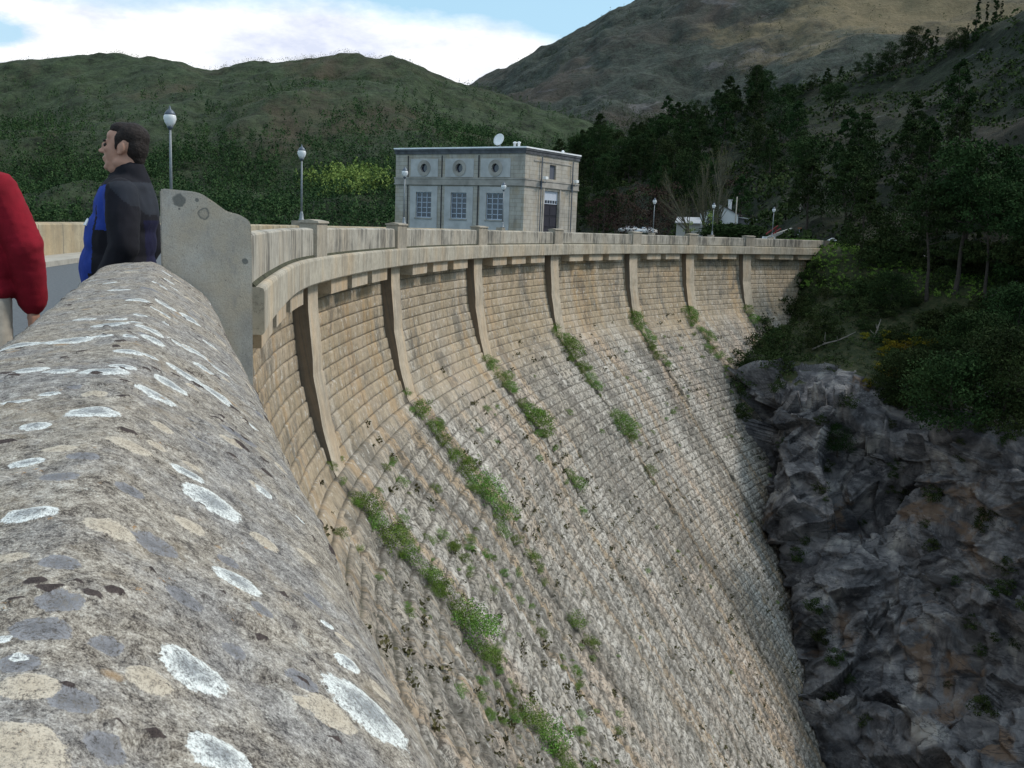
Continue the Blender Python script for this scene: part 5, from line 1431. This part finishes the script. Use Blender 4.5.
M_REDC = cloth('deep_red_fleece', (0.20, 0.006, 0.016)); M_JEAN = cloth('dark_jeans', (0.03, 0.035, 0.06)); M_CREAM = cloth('cream_trousers', (0.42, 0.39, 0.34)); M_SHOE = simple('dark_shoe_leather', (.03, .025, .02), .6, .2)

def head_prims(c, tilt=0.0, s=1.0, turn=0.0):
    """c centre; face towards +x of figure frame; tilt lifts the chin"""
    Rm = Matrix.Rotation(turn, 4, 'Z') @ Matrix.Rotation(-tilt, 4, 'Y')
    def q(p): return tuple(Vector(c) + (Rm @ (Vector(p) * s)))
    def e(p, r, ry=0): return ('e', q(p), tuple(x * s for x in r), Rm @ Matrix.Rotation(ry, 4, 'Y'))
    P = [e((-.012, 0, .030), (.094, .074, .088)), e((.030, 0, -.02), (.062, .060, .085)), e((.038, 0, -.078), (.046, .045, .034)), e((.068, 0, -.100), (.022, .024, .017)),
         e((.046, 0, .052), (.042, .056, .036)), e((.084, 0, .020), (.012, .042, .010)), e((.097, 0, -.008), (.011, .009, .028), .35), e((.110, 0, -.026), (.013, .012, .011)), e((.103, .012, -.030), (.010, .008, .008)), e((.103, -.012, -.030), (.010, .008, .008)),
         e((.090, 0, -.056), (.010, .022, .007)), e((.086, 0, -.069), (.010, .020, .007)),
         e((.070, .032, -.015), (.020, .018, .018)), e((.070, -.032, -.015), (.020, .018, .018)), e((-.01, .04, -.07), (.05, .03, .035)), e((-.01, -.04, -.07), (.05, .03, .035))]
    for y in (-1, 1):
        P += [e((-.004, y * .073, -.002), (.020, .008, .030)), e((-.012, y * .079, .004), (.012, .008, .025)), e((.004, y * .075, -.026), (.010, .008, .010))]
    H = [e((-.030, 0, .062), (.084, .079, .070)), e((-.056, 0, .015), (.056, .076, .082)), e((.014, 0, .090), (.062, .058, .036)), e((-.066, 0, -.035), (.036, .055, .045))]
    for y in (-1, 1): H += [e((.012, y * .066, .040), (.022, .012, .035)), e((.024, y * .066, .012), (.007, .007, .026))]
    eyes = [(q((.083, y * .031, .004)), .0095 * s) for y in (-1, 1)]
    brow = [e((.088, y * .030, .024), (.008, .021, .0055)) for y in (-1, 1)]
    return P, H, eyes, brow
def hand_prims(w, d, side, curl=.5, palm_n=(0, 1, 0)):
    """wrist w, pointing d, thumb towards palm_n x d side"""
    w = Vector(w); d = Vector(d).normalized(); n = Vector(palm_n).normalized(); a = d.cross(n).normalized() * side; n = a.cross(d).normalized() * side
    P = [('t', [w, w + d * .03], [.026, .028])]
    for k in range(4):
        o = a * ((k - 1.5) * .0205)
        P.append(('t', [w + d * .02 + o * .8, w + d * .092 + o], [.017, .0125]))
        L = (.040, .046, .043, .033)[k]; p0 = w + d * (.092 + (.003, .007, .004, -.004)[k]) + o
        c1 = curl * .5; d1 = (d * math.cos(c1) + n * math.sin(c1)); p1 = p0 + d1 * L; c2 = curl * 1.2; d2 = (d * math.cos(c2) + n * math.sin(c2)); p2 = p1 + d2 * L * .62; c3 = curl * 1.7; d3 = (d * math.cos(c3) + n * math.sin(c3)); p3 = p2 + d3 * L * .5
        P.append(('t', [p0, p1, p2, p3], [.0100, .0092, .0085, .0070]))
    t0 = w + d * .025 - a * .026; t1 = t0 + (d * .6 - a * .7 + n * .3).normalized() * .038; t2 = t1 + (d * .85 - a * .35 + n * .35).normalized() * .032; t3 = t2 + (d + n * .3).normalized() * .024
    P.append(('t', [t0, t1, t2, t3], [.016, .0125, .0105, .0085]))
    return P

# man in the blue and black jacket, seen from his left side, leaning back on the parapet
def man():
    # figure frame: +x forward, +y his left, z up ; forward turned to world -x
    root = empty('person', (-2.045, 5.27, 0.0), math.pi + .10)
    tag(root, 'dark haired man in black and blue jacket leaning back beside the concrete slab', 'person')
    hc = (-.005, 0, 1.598)
    P, H, eyes, brow = head_prims(hc, .12, 1.05, .0)
    P += [('t', [(-.045, 0, 1.38), (-.025, 0, 1.54)], [.068, .066]), ('e', (.03, 0, 1.50), (.05, .05, .04)),
          ('e', (0, 0, 1.28), (.115, .175, .17)), ('e', (.03, 0, 1.08), (.14, .165, .15)), ('e', (0, 0, .95), (.12, .165, .12)),
          ('t', [(-.02, .16, 1.37), (-.055, .225, 1.10), (.08, .21, .85)], [.06, .045, .030]), ('t', [(-.02, -.16, 1.37), (-.055, -.225, 1.10), (.08, -.21, .85)], [.06, .045, .030]),
          ('t', [(0, .09, .92), (.14, .10, .50), (.12, .11, .09)], [.085, .06, .038]), ('t', [(0, -.09, .92), (.18, -.10, .50), (.20, -.11, .09)], [.085, .06, .038]),
          ('e', (.17, .11, .04), (.12, .045, .035)), ('e', (.25, -.11, .04), (.12, .045, .035))]
    P += hand_prims((.09, .21, .84), (.35, -.1, -.9), 1, .6, (0, -1, 0)) + hand_prims((.09, -.21, .84), (.35, .1, -.9), -1, .6, (0, 1, 0))
    blob('body', P, .0062, [M_SKIN], root, 3)
    blob('hair', H, .0055, [M_HAIR], root, 2, None, (.0018, (60, 60, 60), 3))
    for c_, r_ in eyes:
        b = MB(); bmesh.ops.create_icosphere(b.bm, subdivisions=2, radius=r_, matrix=Matrix.Translation(c_)); b.build('eye', M_EYE, root, True)
    blob('eyebrows', brow, .003, [M_HAIR], root, 1)
    J = [('e', (-.01, 0, 1.28), (.155, .205, .20)), ('e', (.025, 0, 1.13), (.175, .20, .20)), ('e', (.04, 0, .98), (.19, .20, .20)), ('e', (-.055, 0, 1.39), (.085, .15, .06)),
         ('t', [(-.03, .165, 1.36), (-.055, .235, 1.10)], [.086, .075]), ('t', [(-.055, .235, 1.10), (.07, .21, .87)], [.074, .058]),
         ('t', [(-.03, -.165, 1.36), (-.055, -.235, 1.10)], [.086, .075]), ('t', [(-.055, -.235, 1.10), (.07, -.21, .87)], [.074, .058]),
         ('t', [(-.050, 0, 1.40), (-.028, 0, 1.485)], [.088, .080]), ('e', (.018, 0, 1.450), (.060, .066, .035))]
    def colr(c):
        x, y, z = c[:, 0], c[:, 1], c[:, 2]
        m = np.zeros(len(c)); arm = (np.abs(y) > .165)
        m = np.where((~arm) & (x > .105 + (1.30 - z) * .10), 1, m)
        m = np.where(x > np.where(z > .96, .122, .155), 1, m)
        m = np.where((np.abs(y) > .04) & (x > .035) & (x < .10) & (z > 1.18) & (z < 1.41), 1, m)
        m = np.where((x < -.125) & (z < 1.24) & (np.abs(y) < .17), 3, m)
        m = np.where((z > 1.31 + (x + .10) * .8 + .012 * np.sin(y * 40)) & (z < 1.43) & (x < .03), 2, m)
        m = np.where(z > 1.425 - x * .25, 0, m)
        return m
    jk = blob('jacket', J, .0095, [M_BLACKC, M_BLUEC, M_GREYC, M_NAVY], root, 5, colr, (.0075, (9, 9, 5), 8))
    T = [('e', (.0, 0, .90), (.155, .19, .13)), ('t', [(0, .09, .90), (.14, .10, .50), (.12, .11, .10)], [.105, .078, .062]), ('t', [(0, -.09, .90), (.18, -.10, .50), (.20, -.11, .10)], [.105, .078, .062])]
    blob('trousers', T, .012, [M_JEAN], root, 4, None, (.004, (10, 10, 6), 5))
    for p in ((.17, .11), (.25, -.11)): blob('shoe', [('e', (p[0], p[1], .045), (.15, .055, .045)), ('e', (p[0] - .08, p[1], .07), (.06, .05, .06))], .01, [M_SHOE], root)
    ok_, lc, nm, _i = jk.closest_point_on_mesh((.30, .17, 1.30))
    side_ = nm.cross(Vector((0, 0, 1))).normalized(); up_ = side_.cross(nm).normalized(); q0 = lc - nm * .003
    b = MB(); b.poly([q0 - side_ * .016 - up_ * .020, q0 + side_ * .014 - up_ * .018, q0 + side_ * .010 + up_ * .024, q0 - side_ * .010 + up_ * .012], .008, nm); b.build('chest_badge', M_WHITE, root)
    return root
man()

def red_person():
    # figure frame: +x forward (away from the camera), +y left ; seen from behind
    root = empty('person', (-2.275, 4.12, -.005), math.pi / 2 + .12)
    root.scale = (.965, .965, .965)
    tag(root, 'person in deep red fleece and cream trousers at the left edge of the picture', 'person')
    P, H, eyes, brow = head_prims((.02, 0, 1.66), .0, 1.0)
    arm = lambda s: [(-.02, s * .155, 1.37), (-.015, s * .262, 1.16), (.06, s * .262, .905)]
    P += [('t', [(-.03, 0, 1.42), (0, 0, 1.58)], [.06, .056]), ('e', (0, 0, 1.30), (.12, .18, .18)), ('e', (.02, 0, 1.10), (.13, .165, .15)), ('e', (0, 0, .97), (.12, .165, .12))]
    for s in (-1, 1):
        P += [('t', arm(s), [.06, .045, .030]), ('t', [(0, s * .09, .93), (.02, s * .10, .50), (0, s * .11, .09)], [.085, .06, .038]), ('e', (.05, s * .11, .04), (.12, .045, .035))]
        P += hand_prims((.06, s * .262, .885), (.12, -s * .05, -1), s, .45, (0, -s, 0))
    blob('body', P, .0062, [M_SKIN], root, 3)
    blob('hair', H, .007, [M_HAIR], root, 2)
    J = [('e', (-.005, 0, 1.32), (.155, .21, .18)), ('e', (.02, 0, 1.10), (.175, .215, .19)), ('e', (.01, 0, .985), (.165, .21, .10)), ('e', (-.035, 0, 1.45), (.085, .16, .05)), ('t', [(-.03, 0, 1.43), (-.02, 0, 1.495)], [.085, .075])]
    for s in (-1, 1):
        J += [('t', [(-.02, s * .165, 1.395), (-.02, s * .262, 1.17)], [.084, .080]), ('t', [(-.02, s * .262, 1.17), (.055, s * .262, .945)], [.080, .066]), ('t', [(.055, s * .262, .955), (.06, s * .262, .915)], [.056, .050])]
    blob('fleece', J, .0095, [M_REDC], root, 4, None, (.0045, (10, 10, 14), 12))
    T = [('e', (.0, 0, .93), (.145, .185, .13))]
    for s in (-1, 1): T.append(('t', [(0, s * .09, .92), (.02, s * .10, .50), (0, s * .11, .10)], [.105, .08, .07]))
    blob('trousers', T, .011, [M_CREAM], root, 4, None, (.005, (8, 8, 5), 2))
    for s in (-1, 1): blob('shoe', [('e', (.05, s * .11, .045), (.15, .055, .045)), ('e', (-.03, s * .11, .07), (.06, .05, .06))], .01, [M_SHOE], root)
    return root
red_person()

# ------------------------------------------------------------------ sky and light
w = bpy.data.worlds.new('World'); scene.world = w; w.use_nodes = True
nt = w.node_tree; nt.nodes.clear()
def N(t, **k):
    n = nt.nodes.new('ShaderNode' + t)
    for a, v in k.items(): setattr(n, a, v)
    return n
SUN_EL, SUN_AZ = R(46), R(76)          # azimuth from +Y towards +X
sky = N('TexSky', sky_type='NISHITA'); sky.sun_disc = False; sky.sun_elevation = SUN_EL; sky.sun_rotation = SUN_AZ
bg = N('Background'); bg.inputs[1].default_value = 0.10; out = N('OutputWorld')
tc = N('TexCoord'); sp_ = N('SeparateXYZ'); nt.links.new(tc.outputs['Generated'], sp_.inputs[0])
def Mt(op, a, b_=0.0, clamp=False):
    n = N('Math', operation=op, use_clamp=clamp)
    for v, i in ((a, 0), (b_, 1)):
        if hasattr(v, 'is_output'): nt.links.new(v, n.inputs[i])
        else: n.inputs[i].default_value = v
    return n.outputs[0]
X_, Y_, Z_ = sp_.outputs
mp = N('Mapping'); mp.inputs['Scale'].default_value = (1.0, 1.0, 2.6); nt.links.new(tc.outputs['Generated'], mp.inputs[0])
def No(sc, det, loc=(0, 0, 0), ro=.6):
    m_ = N('Mapping'); m_.inputs['Scale'].default_value = (1.0, 1.0, 2.4); m_.inputs['Location'].default_value = loc; nt.links.new(tc.outputs['Generated'], m_.inputs[0])
    n = N('TexNoise'); n.inputs['Scale'].default_value = sc; n.inputs['Detail'].default_value = det; n.inputs['Roughness'].default_value = ro; nt.links.new(m_.outputs[0], n.inputs[0]); return n.outputs[0]
def Rp(src, stops):
    n = N('ValToRGB'); nt.links.new(src, n.inputs[0]); e = n.color_ramp.elements
    while len(e) < len(stops): e.new(.5)
    for i, (p, c_) in enumerate(stops): e[i].position = p; e[i].color = (c_, c_, c_, 1) if not hasattr(c_, '__len__') else (*c_, 1)
    return n.outputs[0]
n1 = No(3.2, 7); n2 = No(9.0, 6, (4, 2, 1))
# cloud bank: its upper edge sinks towards the right, broken cloud overhead
tan_az = Mt('DIVIDE', X_, Mt('MAXIMUM', Y_, .05)); tan_el = Mt('DIVIDE', Z_, Mt('MAXIMUM', Y_, .05))
edge = Mt('SUBTRACT', .218, Mt('MULTIPLY', Mt('MAXIMUM', Mt('ADD', tan_az, .20), 0.0), .20))
f_low = Mt('ADD', Mt('MULTIPLY', Mt('SUBTRACT', edge, tan_el), 26.0), Mt('MULTIPLY', Mt('SUBTRACT', n1, .5), 2.6))
f_low = Mt('MULTIPLY', f_low, Mt('GREATER_THAN', Y_, .05))
cloud_low = Rp(f_low, [(0.0, 0.0), (.55, 1.0)])
hole = Mt('ADD', Mt('DIVIDE', Mt('SQRT', Mt('ADD', Mt('POWER', Mt('MULTIPLY', Mt('ADD', tan_az, .525), 1.0), 2.0), Mt('POWER', Mt('MULTIPLY', Mt('SUBTRACT', tan_el, .168), 2.2), 2.0))), .055), Mt('MULTIPLY', Mt('SUBTRACT', n2, .5), 2.2))
cloud_low = Mt('MULTIPLY', cloud_low, Rp(hole, [(.55, 0.12), (1.0, 1.0)]))
over = Mt('MULTIPLY', Rp(n1, [(.44, 0.0), (.60, 1.0)]), Rp(Z_, [(.22, 0.0), (.38, 1.0)]))
cl = Mt('MAXIMUM', cloud_low, over)
tex = Rp(Mt('ADD', Mt('MULTIPLY', n1, .35), Mt('MULTIPLY', n2, .65)), [(.40, (6.8, 7.3, 8.8)), (.49, (9.0, 9.3, 9.9)), (.56, (11.4, 11.4, 11.4))])
mx = N('Mix', data_type='RGBA'); nt.links.new(cl, mx.inputs[0]); nt.links.new(tex, mx.inputs[7])
# thin veil that pales the blue
veil = N('Mix', data_type='RGBA'); veil.inputs[0].default_value = .55; nt.links.new(sky.outputs[0], veil.inputs[6]); veil.inputs[7].default_value = (5.6, 9.2, 11.4, 1)
nt.links.new(veil.outputs[2], mx.inputs[6]); nt.links.new(mx.outputs[2], bg.inputs[0]); nt.links.new(bg.outputs[0], out.inputs[0])
sd = bpy.data.lights.new('sun', 'SUN'); sd.energy = 2.4; sd.angle = R(11); sd.color = (1.0, .93, .83)
so_ = bpy.data.objects.new('sun', sd); COL.objects.link(so_)
dv_ = Vector((math.sin(SUN_AZ) * math.cos(SUN_EL), math.cos(SUN_AZ) * math.cos(SUN_EL), math.sin(SUN_EL)))
so_.rotation_euler = dv_.to_track_quat('Z', 'Y').to_euler(); so_.location = (60, -40, 80)

vs_ = scene.view_settings; vs_.view_transform = 'Standard'; vs_.look = 'None'; vs_.exposure = 0.15; vs_.gamma = 1.0; vs_.use_curve_mapping = False
scene.cycles.max_bounces = 6; scene.cycles.diffuse_bounces = 3
